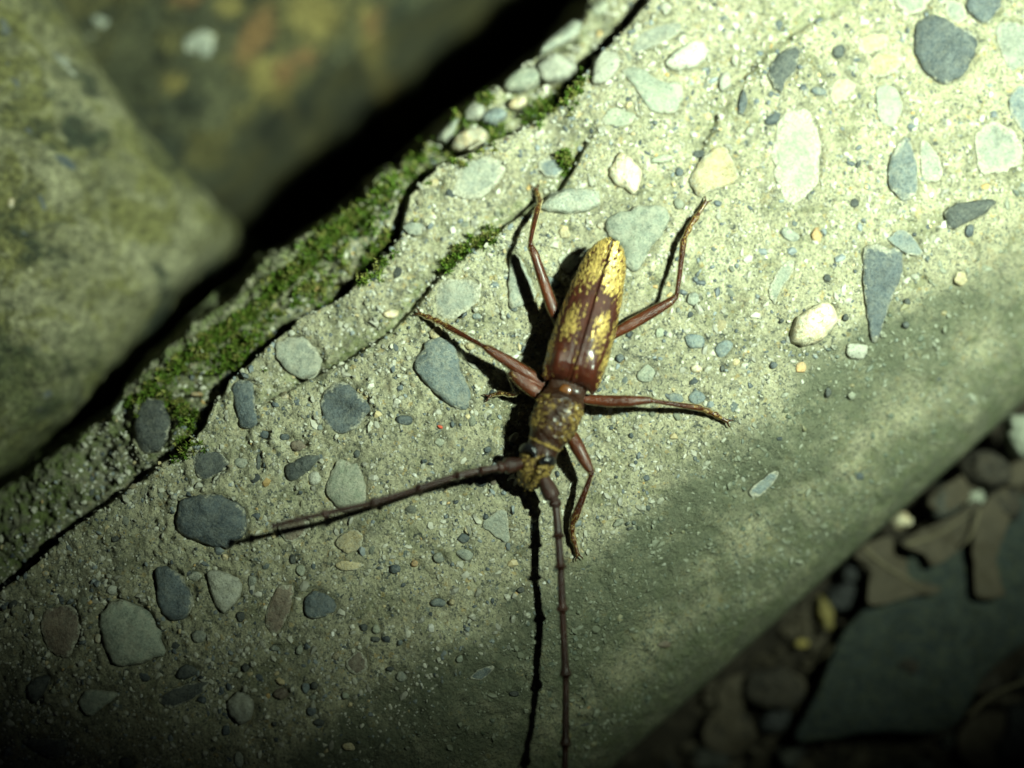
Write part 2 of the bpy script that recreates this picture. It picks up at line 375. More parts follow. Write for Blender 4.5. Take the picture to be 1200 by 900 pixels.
pe(*A, 'slate', .05, 1010, 812, 17, 25, 15); pe(*A, 'dark', .05, 550, 180, 24); pe(*A, 'blue', .04, 480, 322, 30, 16, 12)
pe(*A, 'slate', .05, 210, 360, 18, 45, 8); pe(*A, 'slate', .05, 318, 420, 34, 18, -35); pe(*A, 'dark', .05, 58, 540, 24, 14, -15)
pe(*A, 'grey', .03, 375, 825, 38, 22, 30); pe(*A, 'orange', .04, 470, 828, 18, 28); pe(*A, 'dark', .04, 603, 714, 16); pe(*A, 'dark', .04, 618, 577, 8, 18, 25)
pe(*A, 'slate', .03, 340, 82, 16); pe(*A, 'white', .05, 235, 462, 17); pe(*A, 'slate', .03, 790, 105, 9, 14); pe(*A, 'slate', .03, 612, 210, 13, 9)
pe(*A, 'pale', .03, 600, 240, 24, 9, 15); pe(*A, 'white', .08, 148, 285, 22, 38, 20); pe(*A, 'white', .07, 180, 212, 13, 22)
A = (800, 300, 3)
pb(*A, 'slate', .05, (636, -30), (690, -48), (768, -15), (770, 60), (735, 150), (712, 220), (690, 290), (670, 312), (655, 240), (640, 150), (632, 60))
pb(*A, 'cream', .13, (375, 260), (400, 220), (470, 170), (520, 165), (550, 210), (530, 260), (470, 305), (410, 320), (380, 300))
pb(*A, 'green', .02, (380, 10), (388, 50), (340, 130), (322, 170), (305, 120), (330, 60))
pb(*A, 'blue', .02, (240, 820), (320, 755), (340, 770), (290, 830), (250, 850))
pe(*A, 'white', .05, 610, 335, 44, 34); pe(*A, 'blue', .05, 42, 298, 36, 30, 20); pe(*A, 'blue', .03, 145, 325, 42, 24, -35); pe(*A, 'ochre', .03, 978, 80, 24); pe(*A, 'blue', .03, 50, 495, 34, 24)
pe(*A, 'orange', .03, 415, 393, 20, 22); pe(*A, 'dark', .05, 572, 217, 13); pe(*A, 'dark', .05, 348, 228, 10); pe(*A, 'dark', .05, 783, 243, 12); pe(*A, 'dark', .04, 900, 432, 11)
pe(*A, 'dark', .04, 512, 478, 12, 20); pe(*A, 'pale', .04, 595, 490, 15); pe(*A, 'dark', .04, 140, 395, 10, 15); pe(*A, 'dark', .04, 790, 160, 12); pe(*A, 'ochre', .03, 188, 371, 15)
pe(*A, 'dark', .04, 510, 78, 14); pe(*A, 'grey', .04, 35, 150, 26, 28); pe(*A, 'cream', .04, 50, 395, 20, 15); pe(*A, 'slate', .04, 623, 775, 16); pe(*A, 'slate', .04, 320, 383, 14)
A = (400, 300, 3)
pb(*A, 'blue', .075, (260, 370), (290, 310), (340, 290), (395, 310), (420, 400), (455, 470), (445, 530), (400, 530), (340, 490), (280, 430))
pb(*A, 'brown', .02, (330, 140), (360, 90), (450, 80), (490, 120), (470, 170), (400, 220), (340, 200)); PEB[-1] = ('grey',)+PEB[-1][1:]
pb(1, 0, 1, 'slate', .05, (375, 477), (385, 453), (405, 448), (428, 470), (430, 485), (410, 505), (390, 505))
pb(1, 0, 1, 'pale', .05, (381, 575), (388, 550), (402, 539), (420, 545), (428, 578), (418, 598), (395, 597))
pb(0, 0, 1, 'grey', .05, (598, 300), (610, 305), (628, 343), (620, 355), (597, 357))
pb(0, 0, 1, 'pale', .03, (655, 300), (680, 300), (667, 320), (658, 313)); pb(0, 0, 1, 'blue', .03, (640, 323), (658, 333), (642, 340))
pe(*A, 'slate', .05, 225, 577, 30, 20, 8); pe(*A, 'red', .05, 347, 601, 13, 7, 20); pe(*A, 'green', .03, 1075, 412, 38, 32, -30); pe(*A, 'blue', .03, 1175, 500, 32, 20)
pe(*A, 'slate', .05, 981, 358, 14, 16); pe(*A, 'dark', .05, 54, 696, 12, 15); pe(*A, 'ochre', .05, 335, 268, 30, 22, -20); pe(*A, 'ochre', .06, 450, 318, 17, 15); pe(*A, 'cream', .05, 175, 200, 28, 18)
pe(*A, 'slate', .04, 513, 682, 13); pe(*A, 'slate', .04, 290, 721, 12, 9); pe(*A, 'dark', .04, 513, 497, 10, 13); pe(*A, 'slate', .04, 1020, 632, 9, 12); pe(*A, 'slate', .04, 950, 604, 8)
pe(*A, 'slate', .03, 490, 795, 22, 16); pe(*A, 'pale', .03, 345, 655, 20, 15); pe(*A, 'pale', .03, 1120, 270, 18); pe(*A, 'slate', .03, 607, 186, 12, 8); pe(*A, 'slate', .04, 390, 592, 8, 11)
pe(*A, 'blue', .03, 475, 212, 16, 12)
A = (400, 0, 3)
pb(700, 220, 6, 'green', .07, (80, 230), (150, 175), (280, 125), (400, 130), (470, 170), (500, 230), (460, 330), (380, 430), (320, 540), (270, 585), (200, 560), (175, 450), (130, 390), (70, 330))
pb(*A, 'grey', .09, (700, 725), (740, 680), (800, 660), (890, 670), (915, 710), (880, 740), (800, 748), (730, 745))
pb(*A, 'blue', .03, (690, 575), (720, 555), (770, 560), (785, 590), (760, 620), (710, 615))
pb(*A, 'grey', .03, (400, 640), (430, 570), (490, 550), (570, 570), (560, 630), (500, 690), (410, 695))
pb(*A, 'cream', .06, (945, 590), (985, 540), (1030, 570), (1060, 620), (1030, 680), (990, 660), (950, 640))
pb(*A, 'green', .05, (985, 250), (1050, 240), (1130, 290), (1190, 290), (1200, 360), (1170, 400), (1090, 390), (1040, 320))
pb(*A, 'white', .08, (890, 210), (930, 180), (970, 190), (975, 240), (930, 290), (880, 290))
pb(*A, 'white', .09, (1140, 215), (1190, 170), (1260, 145), (1290, 190), (1260, 230), (1170, 250))
pb(*A, 'grey', .04, (1020, 170), (1060, 110), (1150, 80), (1200, 90), (1150, 140), (1050, 180))
pb(*A, 'green', .16, (565, 310), (600, 260), (660, 240), (700, 265), (680, 310), (600, 330))
pb(*A, 'white', .14, (690, 240), (740, 195), (800, 215), (830, 250), (760, 290), (700, 280))
pb(*A, 'grey', .14, (695, 190), (720, 130), (800, 80), (840, 90), (830, 130), (760, 170))
pb(*A, 'white', .13, (425, 410), (450, 370), (500, 380), (490, 420), (440, 430))
pb(*A, 'cream', .14, (385, 520), (410, 480), (490, 450), (515, 490), (450, 530), (400, 535))
pb(*A, 'grey', .14, (300, 490), (340, 430), (420, 400), (410, 450), (350, 500))
pb(*A, 'pale', .04, (915, 420), (950, 380), (1030, 400), (1010, 440), (940, 440))
pe(*A, 'blue', .12, 540, 412, 45, 30, -10); pe(*A, 'cream', .05, 910, 792, 15); pe(*A, 'ochre', .03, 785, 815, 22); pe(*A, 'grey', .05, 252, 805, 38, 25, 10); pe(*A, 'white', .06, 1140, 30, 20)
pe(*A, 'pale', .05, 1130, 560, 45, 15, -5); pe(*A, 'ochre', .04, 325, 640, 18); pe(*A, 'slate', .04, 1190, 605, 16); pe(*A, 'pale', .05, 1185, 715, 20); pe(*A, 'pale', .14, 905, 30, 40, 24, -35); pe(*A, 'cream', .14, 620, 365, 40, 20, -25)
A = (0, 300, 3)
pb(*A, 'slate', .06, (815, 460), (850, 430), (890, 450), (895, 520), (905, 590), (860, 610), (835, 580), (825, 520))
pb(*A, 'dark', .08, (475, 560), (510, 510), (570, 510), (600, 590), (580, 660), (530, 695), (480, 660))
pb(*A, 'grey', .05, (960, 330), (1000, 290), (1070, 285), (1110, 320), (1130, 370), (1090, 430), (1010, 400))
pb(*A, 'dark', .04, (680, 720), (700, 690), (770, 690), (800, 720), (790, 750), (710, 785))
pb(*A, 'dark', .06, (1000, 750), (1030, 720), (1120, 700), (1100, 740), (1040, 790), (1010, 780))
pb(0, 0, 1, 'slate', .09, (208, 596), (218, 584), (250, 581), (277, 588), (288, 603), (287, 628), (268, 643), (235, 634), (210, 624))
pe(*A, 'white', .07, 1106, 781, 25, 24); pe(*A, 'blue', .05, 1125, 601, 12); pe(*A, 'dark', .05, 908, 722, 10, 30); pe(*A, 'brown', .05, 1045, 668, 28, 20); pe(*A, 'slate', .05, 930, 626, 20, 15)
pe(*A, 'orange', .1, 690, 486, 22, 10); pe(*A, 'grey', .05, 850, 725, 28, 22); pe(*A, 'grey', .1, 415, 520, 20, 45, 25); pe(*A, 'cream', .04, 1000, 490, 16, 14); pe(*A, 'slate', .05, 1000, 637, 18, 12)
A = (0, 600, 3)
pb(*A, 'slate', .08, (545, 210), (590, 195), (640, 230), (680, 300), (660, 360), (610, 380), (560, 330))
pb(*A, 'white', .07, (730, 215), (770, 205), (850, 240), (850, 290), (800, 350), (765, 340), (740, 280))
pb(*A, 'green', .09, (360, 340), (420, 305), (490, 330), (540, 380), (575, 460), (570, 510), (430, 545), (380, 500), (360, 420))
pb(*A, 'slate', .06, (1070, 320), (1100, 275), (1150, 290), (1185, 330), (1140, 370), (1080, 370))
pb(*A, 'brown', .04, (935, 370), (970, 270), (1030, 260), (1020, 340), (970, 430), (940, 410))
pb(*A, 'dark', .07, (100, 610), (130, 578), (175, 580), (160, 630), (125, 670), (105, 650))
pb(*A, 'green', .06, (280, 680), (300, 630), (370, 630), (410, 640), (360, 690), (310, 720))
pb(*A, 'dark', .07, (615, 575), (645, 535), (690, 550), (690, 575), (640, 590))
pb(*A, 'dark', .04, (560, 660), (620, 620), (720, 590), (740, 600), (690, 650), (600, 690))
pb(*A, 'white', .09, (800, 680), (830, 630), (880, 645), (895, 690), (860, 745), (820, 730))
pb(*A, 'dark', .05, (80, 800), (160, 795), (225, 800), (240, 830), (190, 870), (140, 850))
pb(*A, 'brown', .04, (150, 360), (250, 330), (280, 420), (230, 520), (160, 470)); pb(*A, 'brown', .03, (975, 50), (1010, 20), (1080, 30), (1070, 80), (1010, 105))
for q in (('white', .06, 395, 275, 20), ('grey', .05, 700, 435, 30, 24), ('dark', .06, 862, 547, 14, 16), ('blue', .06, 1075, 620, 15, 22), ('brown', .05, 985, 640, 28, 22), ('dark', .05, 965, 745, 11), ('dark', .06, 1030, 165, 11, 20),
          ('pale', .06, 1057, 206, 16, 20), ('slate', .06, 1102, 191, 11), ('grey', .04, 840, 870, 18, 30), ('dark', .05, 440, 885, 20, 25), ('grey', .05, 687, 226, 25, 20), ('dark', .05, 405, 93, 14), ('dark', .05, 845, 367, 14, 20), ('grey', .05, 965, 480, 16, 10),
          ('green', .05, 1055, 484, 14, 18), ('dark', .05, 1105, 610, 12, 16), ('green', .05, 1098, 650, 15, 12), ('slate', .05, 1095, 700, 18, 16), ('dark', .05, 1122, 740, 20, 14), ('grey', .05, 885, 245, 16, 24), ('cream', .05, 345, 445, 13, 18), ('pale', .05, 188, 628, 11), ('cream', .05, 790, 158, 12), ('green', .05, 820, 552, 20, 12), ('slate', .05, 795, 768, 14, 20)):
    pe(*A, *q)
A = (400, 600, 3)
pb(*A, 'ochre', .04, (-20, 110), (0, 80), (50, 62), (75, 90), (62, 130), (20, 145)); pb(*A, 'ochre', .04, (-20, 190), (0, 172), (70, 180), (55, 202), (0, 206))
pb(560, 500, 6, 'grey', .04, (25, 690), (80, 630), (160, 590), (200, 600), (215, 700), (215, 800), (140, 790), (80, 740))
pb(*A, 'blue', .03, (450, 585), (480, 555), (535, 540), (530, 560), (490, 590)); pb(*A, 'grey', .04, (400, 140), (440, 130), (465, 150), (440, 175))
for q in (('blue', .05, 340, 318, 29, 18, 5), ('orange', .05, 256, 183, 13), ('brown', .03, 58, 530, 40), ('blue', .05, 206, 461, 10), ('ochre', .04, 25, 825, 25, 16), ('dark', .05, 607, 640, 18, 12), ('grey', .05, 342, 163, 22, 18), ('slate', .05, 190, 200, 20, 16), ('dark', .05, 120, 447, 18, 10), ('pale', .05, 122, 412, 18), ('dark', .05, 80, 408, 14), ('ochre', .05, 388, 318, 12),
          ('pale', .03, 975, 38, 24, 12, -25), ('dark', .05, 1015, 58, 14, 6, -15), ('pale', .06, 14, 645, 14), ('dark', .05, 632, 275, 14, 10), ('green', .05, 415, 517, 12, 14), ('dark', .05, 172, 552, 16, 10), ('grey', .05, 210, 578, 20), ('brown', .04, 1135, 465, 24, 14), ('dark', .03, 855, 752, 24, 8, -12), ('white', .05, 843, 686, 6), ('pale', .05, 232, 832, 8), ('slate', .04, 430, 93, 24, 18), ('orange', .03, 870, 690, 8)):
    pe(*A, *q)

for kind, h, pts in PEB:
    press(spline(np.array([pix(u, v, 0)[:2] for u, v in pts]), 24), .03, .025)
# correct pebble outlines for the height they sit at
def surf_pts(pts):
    out = []
    for u, v in pts:
        p = pix(u, v, 0)
        for _ in range(3): p = pix(u, v, float(low_z(p[0], p[1])))
        out.append(p[:2])
    return np.array(out)

tb = TT+.30*fbm(SS_*.7, TT*.9, 3.1)-1.05*ss(3.2, 7., SS_)+.45*ss(-.5, -3.5, SS_)
algae_shade = (1.1*ss(1.95, 2.4, tb+.12*fbm(SS_*4., TT*4., 8.8, 3))*(1-.75*np.exp(-((TT-3.3-.3*fbm(SS_*.6, 1., 1.))/.30)**2)*ss(-.5, .15, fbm(SS_*1.3, TT*1.3, 4.7)))+.15*ss(0, -6, SS_))  # algae stain on the flank, thinner over the lower-left end
algae_shade = np.clip(algae_shade, 0, 1)
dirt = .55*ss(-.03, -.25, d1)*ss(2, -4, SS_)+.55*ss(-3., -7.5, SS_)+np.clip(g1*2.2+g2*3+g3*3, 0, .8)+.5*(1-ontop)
green = ss(.12, -.3, d1)*ss(6., 1., SS_)*.9+np.exp(-((d2+.08)/.13)**2)*w2*.75+np.exp(-((d3+.05)/.15)**2)*w3*.45+.25*ss(2, 4, TT)
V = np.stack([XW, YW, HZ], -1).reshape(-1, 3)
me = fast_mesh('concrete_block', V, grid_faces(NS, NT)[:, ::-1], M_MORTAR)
fattr(me, 'algae_shade', algae_shade.ravel()); fattr(me, 'dirt', np.clip(dirt, 0, 1).ravel()); fattr(me, 'green', np.clip(green, 0, 1).ravel())
block = link('concrete_block', me)
tag(block, 'long worn concrete block full of embedded pebbles, carrying the beetle', 'concrete block')
def fin_z(x, y):
    """height of the finished mortar surface"""
    x = np.asarray(x, float); y = np.asarray(y, float); s_ = x*AXV[0]+y*AXV[1]; t_ = x*NRM[0]+y*NRM[1]
    i = np.clip(np.round((s_-SV[0])/(SV[1]-SV[0])).astype(int), 0, NS-1); j = np.clip(np.round(np.interp(t_, PT[top_i], top_i)).astype(int), 0, NT-1)
    return HZ[i, j]

def slab(name, poly, ztop, h_top, h_side, n, kt, ks, mat, p_flat=.5, amp=0., freq=3., parent=None, zfun=None, flare=1.0, seed=0., dome=.8, rag=0., smear=0.):
    """closed stone: outline poly (world xy), dome h_top above its rim, sides h_side deep"""
    O = spline(poly, n); c = O.mean(0); rings = []; rs_ = []
    if rag: O = c+(O-c)*(1+rag*fbm(np.cos(np.arange(n)*6.2832/n)*2.2+seed, np.sin(np.arange(n)*6.2832/n)*2.2, seed*.7, 4, 2.2, .62))[:, None]
    for k in range(kt+1):
        f = max(k, .25)/kt*math.pi/2; rings.append((math.sin(f)**p_flat, h_top*max(math.cos(f), 0)**dome)); rs_.append(1)
    for k in range(1, ks+1):
        f = k/ks; rings.append((1+(flare-1)*f-(.35*f**3 if flare <= 1 else 0), -h_side*f))
    V = []
    for sc, z in rings:
        xy = c+(O-c)*sc; V.append(np.column_stack([xy, np.full(n, z)]))
    V = np.array(V).reshape(-1, 3)
    if amp:
        q = V*freq; nz = fbm(q[:, 0]+seed, q[:, 1], q[:, 2], 4, 2.1, .55); dirv = V-np.array([*c, -h_side*.5]); dirv /= np.linalg.norm(dirv, axis=1)[:, None]
        V = V+dirv*(nz*amp)[:, None]
    base = (zfun(V[:, 0], V[:, 1]) if zfun is not None else 0)+ztop
    cz = float(np.mean(base)); V = V+np.column_stack([np.zeros(len(V)), np.zeros(len(V)), np.broadcast_to(base, (len(V),))])
    m = len(rings); Vt = np.concatenate([V, [V[:n].mean(0)], [V[-n:].mean(0)]])
    Q = grid_faces(m, n, True)
    T = [(m*n, j, (j+1) % n) for j in range(n)]+[(m*n+1, (m-1)*n+(j+1) % n, (m-1)*n+j) for j in range(n)]
    # outline orientation
    area = np.sum(O[:, 0]*np.roll(O[:, 1], -1)-np.roll(O[:, 0], -1)*O[:, 1])
    Q = Q if area < 0 else Q[:, ::-1]; T = np.array(T) if area > 0 else np.array(T)[:, ::-1]
    org = np.array([c[0], c[1], cz]); Vv, F = join_shapes([(Vt-org, Q, T)])
    me = fast_mesh(name, Vv, F, mat)
    if smear: fattr(me, 'rim', np.concatenate([np.repeat([rr_[0]**1.5*smear if k_ <= kt else 1. for k_, rr_ in enumerate(rings)], n), [0., 1.]]))
    return link(name, me, parent, org)

for i, (kind, h, pts) in enumerate(PEB):
    P = surf_pts(pts); ext = np.ptp(P, axis=0).max(); big = ext > .25
    slab('pebble', P, -.012, h*(1.35 if big and h > .045 else .75 if big else .8), .10 if big else .05, 48 if big else 14, 9 if big else 3, 2, PM[kind], (.56 if h > .045 else .36) if big else .55, .06*min(ext, .8) if big else .02, 3.2 if big else 9, block, low_z, .9, i*3.7, .6, .13, (1.5 if kind == 'pale' and ext > .7 else 1.3 if h < .036 and kind not in ('slate', 'dark') else .97 if h < .055 else .84) if big else .6)

# small pebbles scattered through the mortar: parts that share a few meshes
def ico(sub):
    bm = bmesh.new(); bmesh.ops.create_icosphere(bm, subdivisions=sub, radius=1); V = np.array([v.co[:] for v in bm.verts]); F = np.array([[v.index for v in f.verts] for f in bm.faces]); bm.free(); return V, F
IV2, IF2 = ico(2); IV1, IF1 = ico(1)
KIND_W = [('slate', 4), ('dark', 3), ('blue', 4), ('grey', 5), ('green', 4), ('pale', 4), ('cream', 3), ('ochre', 2), ('white', 2), ('brown', 1), ('orange', .6)]
kinds = [k for k, _ in KIND_W]; kw = np.array([w_ for _, w_ in KIND_W]); kw = kw/kw.sum()
small = {}
for k in kinds:
    small[k] = []
    for j in range(3):
        V = IV1*(1+.45*fbm(IV1[:, 0]*1.3+j*7+len(k), IV1[:, 1]*1.3, IV1[:, 2]*1.3, 2))[:, None]
        small[k].append(fast_mesh('pebble', V, IF1, PM[k]))
centers = np.array([surf_pts(p).mean(0) for _, _, p in PEB]); radii = np.array([np.ptp(surf_pts(p), axis=0).max()/2 for _, _, p in PEB])
def free(x, y, r): return np.all(np.hypot(centers[:, 0]-x, centers[:, 1]-y) > radii*.8+r)
cnt = 0
while cnt < max(0, 296-len(PEB)):
    s_, t_ = RNG.uniform(-8, 8), RNG.uniform(-2.8, 2.6); x, y = s_*AXV+t_*NRM
    if abs(x) > 6.2 or abs(y) > 4.7: continue
    r = RNG.uniform(.028, .06)*(1 if RNG.random() < .8 else 1.35)
    if t_ > 1.2 and RNG.random() < .6: continue
    if not free(x, y, r): continue
    k = kinds[RNG.choice(len(kinds), p=kw)]
    o = link('pebble', small[k][RNG.integers(3)], block, (x, y, float(fin_z(x, y))-.006)); o.scale = (r*RNG.uniform(.8, 1.5), r*RNG.uniform(.7, 1), r*RNG.uniform(.4, .7)); o.rotation_euler = (RNG.uniform(-.3, .3), RNG.uniform(-.3, .3), RNG.uniform(0, 6.28)); cnt += 1

# sand grains and chips of the mortar: too many to count
s = N('sand_grain'); M_GRAIN = s.done(s.attr('tint', 'Color'), .6, None, .5)
NG = 26000
gs = RNG.uniform(-8.4, 8.4, NG*2); gt = RNG.uniform(-2.95, 3.9, NG*2); clump = fbm(gs*1.4, gt*1.4, 6.6, 3)
keep = (RNG.random(NG*2) < (.30+1.1*np.clip(clump+.18, 0, 1)+.35*ss(.5, -1.5, gt)*(.25+.75*ss(2.4, 1.6, gt)))); gs, gt = gs[keep][:NG], gt[keep][:NG]
gx = gs*AXV[0]+gt*NRM[0]; gy = gs*AXV[1]+gt*NRM[1]; n = len(gx)
inside = np.zeros(n, bool)
for (kind, h, pts) in PEB:
    P = surf_pts(pts); bb = (gx > P[:, 0].min()) & (gx < P[:, 0].max()) & (gy > P[:, 1].min()) & (gy < P[:, 1].max())
    if bb.any(): inside[bb] |= poly_sd(gx[bb], gy[bb], spline(P, 20)) < .01
gx, gy = gx[~inside], gy[~inside]; n = len(gx)
gr = np.clip(RNG.lognormal(math.log(.0150), .5, n), .007, .05)
gz = fin_z(gx, gy)-gr*.05
PALG = np.array([(.05, .06, .065), (.09, .105, .11), (.16, .18, .18), (.26, .25, .2), (.34, .33, .26), (.40, .385, .31), (.45, .44, .36), (.38, .31, .17), (.42, .28, .11), (.50, .49, .43), (.58, .57, .51)])
gp = RNG.choice(len(PALG), n, p=np.array([6, 6, 8, 22, 28, 20, 5, 3, 1, .7, .3])/100.)
BV, BF = ico(1)
ang = RNG.uniform(0, 6.28, n); ca_, sa_ = np.cos(ang), np.sin(ang); sx, sy, sz = gr*RNG.uniform(.8, 1.6, n), gr*RNG.uniform(.7, 1.1, n), gr*RNG.uniform(.5, .9, n)
# 12-vertex icosahedron, jittered per grain
phi = (1+5**.5)/2; IC = np.array([(-1, phi, 0), (1, phi, 0), (-1, -phi, 0), (1, -phi, 0), (0, -1, phi), (0, 1, phi), (0, -1, -phi), (0, 1, -phi), (phi, 0, -1), (phi, 0, 1), (-phi, 0, -1), (-phi, 0, 1)])/1.9
IFc = np.array([(0, 11, 5), (0, 5, 1), (0, 1, 7), (0, 7, 10), (0, 10, 11), (1, 5, 9), (5, 11, 4), (11, 10, 2), (10, 7, 6), (7, 1, 8), (3, 9, 4), (3, 4, 2), (3, 2, 6), (3, 6, 8), (3, 8, 9), (4, 9, 5), (2, 4, 11), (6, 2, 10), (8, 6, 7), (9, 8, 1)])
L = IC[None]*(1+RNG.uniform(-.28, .28, (n, 12, 1))); X = L[..., 0]*sx[:, None]; Y = L[..., 1]*sy[:, None]
V = np.stack([gx[:, None]+X*ca_[:, None]-Y*sa_[:, None], gy[:, None]+X*sa_[:, None]+Y*ca_[:, None], gz[:, None]+L[..., 2]*sz[:, None]], -1).reshape(-1, 3)
F = (IFc[None]+12*np.arange(n)[:, None, None]).reshape(-1, 3)
me = fast_mesh('sand_grains', V, F, M_GRAIN, False); gal = np.clip(ss(1.9, 2.4, gx*NRM[0]+gy*NRM[1]), 0, 1)[:, None]*.72; cattr(me, 'tint', np.repeat(PALG[gp]*RNG.uniform(.65, 1.05, (n, 1))*(1-gal)+np.array([(.07, .085, .045)])*gal, 12, 0))
tag(link('sand_grains', me, block), kind='stuff')

# ------------------------------------------------------------------ moss along the broken edge
def leaflets(P, D, ln, wd, bend=.3):
    """pointed little blades: base P, direction D"""
    n = len(P); D = D/np.linalg.norm(D, axis=1)[:, None]; up = RNG.normal(size=(n, 3)); sd = np.cross(D, up); sd /= np.linalg.norm(sd, axis=1)[:, None]; nr = np.cross(sd, D)
    a = P-sd*wd[:, None]*.4; b = P+sd*wd[:, None]*.4; m1 = P+D*(ln*.5)[:, None]+sd*(wd*.5)[:, None]+nr*(ln*bend*.2)[:, None]; m2 = m1-sd*wd[:, None]; tip = P+D*ln[:, None]-nr*(ln*bend*.3)[:, None]
    V = np.stack([a, b, m1, m2, tip], 1).reshape(-1, 3); T = np.array([(0, 1, 2), (0, 2, 3), (3, 2, 4)])
    return V, (T[None]+5*np.arange(n)[:, None, None]).reshape(-1, 3)
MOSS = [((505, 158), (330, 298), 300, 22), ((480, 185), (345, 300), 240, 22), ((400, 262), (300, 345), 220, 24), ((330, 310), (215, 395), 240, 26), ((310, 350), (250, 405), 200, 22), ((250, 385), (160, 462), 170, 20), ((290, 395), (255, 425), 120, 14), ((300, 340), (390, 335), 70, 16), ((420, 330), (450, 292), 60, 10), ((585, 150), (530, 185), 70, 12), ((680, 90), (660, 120), 50, 9), ((620, 140), (650, 118), 35, 8),
        ((578, 276), (553, 290), 34, 6), ((545, 292), (520, 318), 35, 5), ((665, 205), (660, 180), 28, 5), ((560, 100), (570, 118), 25, 8), ((225, 515), (212, 530), 40, 8), ((200, 470), (232, 500), 50, 10), ((455, 280), (440, 308), 40, 7), ((180, 460), (150, 470), 60, 10), ((560, 125), (510, 155), 45, 12), ((420, 245), (370, 275), 120, 16), ((240, 372), (195, 405), 110, 14)]
mp, md, ml, mw, mc = [], [], [], [], []
for (a, b, k, sp) in MOSS:
    for _ in range(int(k*1.7)):
        f = random.random(); u = a[0]+(b[0]-a[0])*f+random.gauss(0, sp*.7); v = a[1]+(b[1]-a[1])*f+random.gauss(0, sp*.7)
        p = pix(u, v, -.45); 
        for _k in range(2): p = pix(u, v, float(fin_z(p[0], p[1])))
        tt_ = p[:2]@NRM; ss_ = p[:2]@AXV
        if tt_ < np.interp(ss_, *EDG)-.05: continue
        p[2] = float(fin_z(p[0], p[1])); hgt = random.uniform(.03, .11)
        lean = np.array([random.gauss(0, .3), random.gauss(0, .3), 1.]); tone = random.choice([0, 0, 1, 2]); 
        for q in range(11):
            aa = q*2.4; el = .25+.75*q/10; d = lean*el+np.array([math.cos(aa), math.sin(aa), 0])*(1.1-.7*q/10)
            mp.append(p+lean*hgt*(q/10)); md.append(d); ml.append(random.uniform(.045, .085)); mw.append(random.uniform(.014, .024))
            mc.append([(.065, .115, .011), (.10, .14, .018), (.16, .16, .04)][tone])
V, F = leaflets(np.array(mp), np.array(md), np.array(ml), np.array(mw))
s = N('moss_leaf'); M_MOSS = s.done(s.attr('tint', 'Color'), .55, None, .4, **{'Subsurface Weight': 0.0})
me = fast_mesh('moss', V, F, M_MOSS); cattr(me, 'tint', np.repeat(np.array(mc)*RNG.uniform(.6, 1.3, (len(mc), 1)), 5, 0))
tag(link('moss', me), 'bright green moss growing along the cracked upper edge of the block', 'moss', kind='stuff')

# ------------------------------------------------------------------ the other stones
def lichen_rock(name, base_a, base_b, lich, dk):
    s = N(name); a = s.mix(s.ramp(s.noise(1.1, 6, .65), [(.42, 0.), (.58, 1.)]), base_a, base_b)
    a = s.mix(s.ramp(s.noise(1.3, 6, .7, .5), [(.48, 0.), (.56, .9)]), a, lich)
    a = s.mix(s.ramp(s.noise(.8, 7, .72, .6, out='Color'), [(.43, .95), (.50, 0.)]), a, dk)
    a = s.mix(s.math('MULTIPLY', s.ramp(s.math('ADD', s.attr('algae_shade'), s.math('MULTIPLY', s.math('SUBTRACT', s.noise(1.2, 6, .7), .5), 1.6)), [(.4, 0.), (.7, 1.)]), .85), a, s.mix(s.noise(6, 4, .7), dk, (.11, .12, .04)))
    a = s.mix(.6, a, s.ramp(s.sep(s.vor(18, out='Color')), [(0, .35), (.1, .8), (.6, 1.), (.9, 1.35)], 'CONSTANT'), 'MULTIPLY')
    a = s.mix(s.attr('yellow'), a, (.135, .11, .035)); a = s.mix(s.attr('orange'), a, (.11, .065, .025))
    a = s.mix(1., a, s.ramp(s.noise(9, 7, .78, .3), [(.36, .45), (.5, 1.), (.62, 1.4)]), 'MULTIPLY')
    nb = s.bump(s.noise(26, 5, .7), .06, .9); nb = s.bump(s.vor(14), .05, .6, nb)
    return s.done(a, .85, s.bump(s.noise(3, 5, .6), .12, .6, nb), .3)
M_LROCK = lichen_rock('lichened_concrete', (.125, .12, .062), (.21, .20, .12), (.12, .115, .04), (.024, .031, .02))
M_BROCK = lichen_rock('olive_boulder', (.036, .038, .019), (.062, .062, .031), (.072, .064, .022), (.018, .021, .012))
def P2(pts, z): return np.array([pix(u, v, z)[:2] for u, v in pts])
def left_z(x, y): return -.95-.42*(x+6.)-.05*(y-1)
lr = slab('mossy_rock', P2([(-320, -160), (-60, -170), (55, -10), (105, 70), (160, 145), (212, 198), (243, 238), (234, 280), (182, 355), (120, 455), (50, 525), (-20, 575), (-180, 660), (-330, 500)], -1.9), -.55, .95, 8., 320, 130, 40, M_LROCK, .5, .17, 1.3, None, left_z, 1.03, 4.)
q_ = np.array([v.co[:] for v in lr.data.vertices])+np.array(lr.location); fattr(lr.data, 'algae_shade', np.clip(ss(3.2, -1.8, q_[:, 1]+.35*(q_[:, 0]+5))*.75+.25*ss(-4.3, -3.6, q_[:, 0]), 0, 1))  # dark green stain that also paints the torch's falloff into the lower half
tag(lr, 'broad yellow green lichened stone at the left, across the dark gap from the beetle', 'rock')
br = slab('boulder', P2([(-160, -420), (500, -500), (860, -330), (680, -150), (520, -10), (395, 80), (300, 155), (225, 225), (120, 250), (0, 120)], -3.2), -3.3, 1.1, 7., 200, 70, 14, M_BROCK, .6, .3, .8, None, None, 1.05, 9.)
q_ = np.array([v.co[:] for v in br.data.vertices])+np.array(br.location)
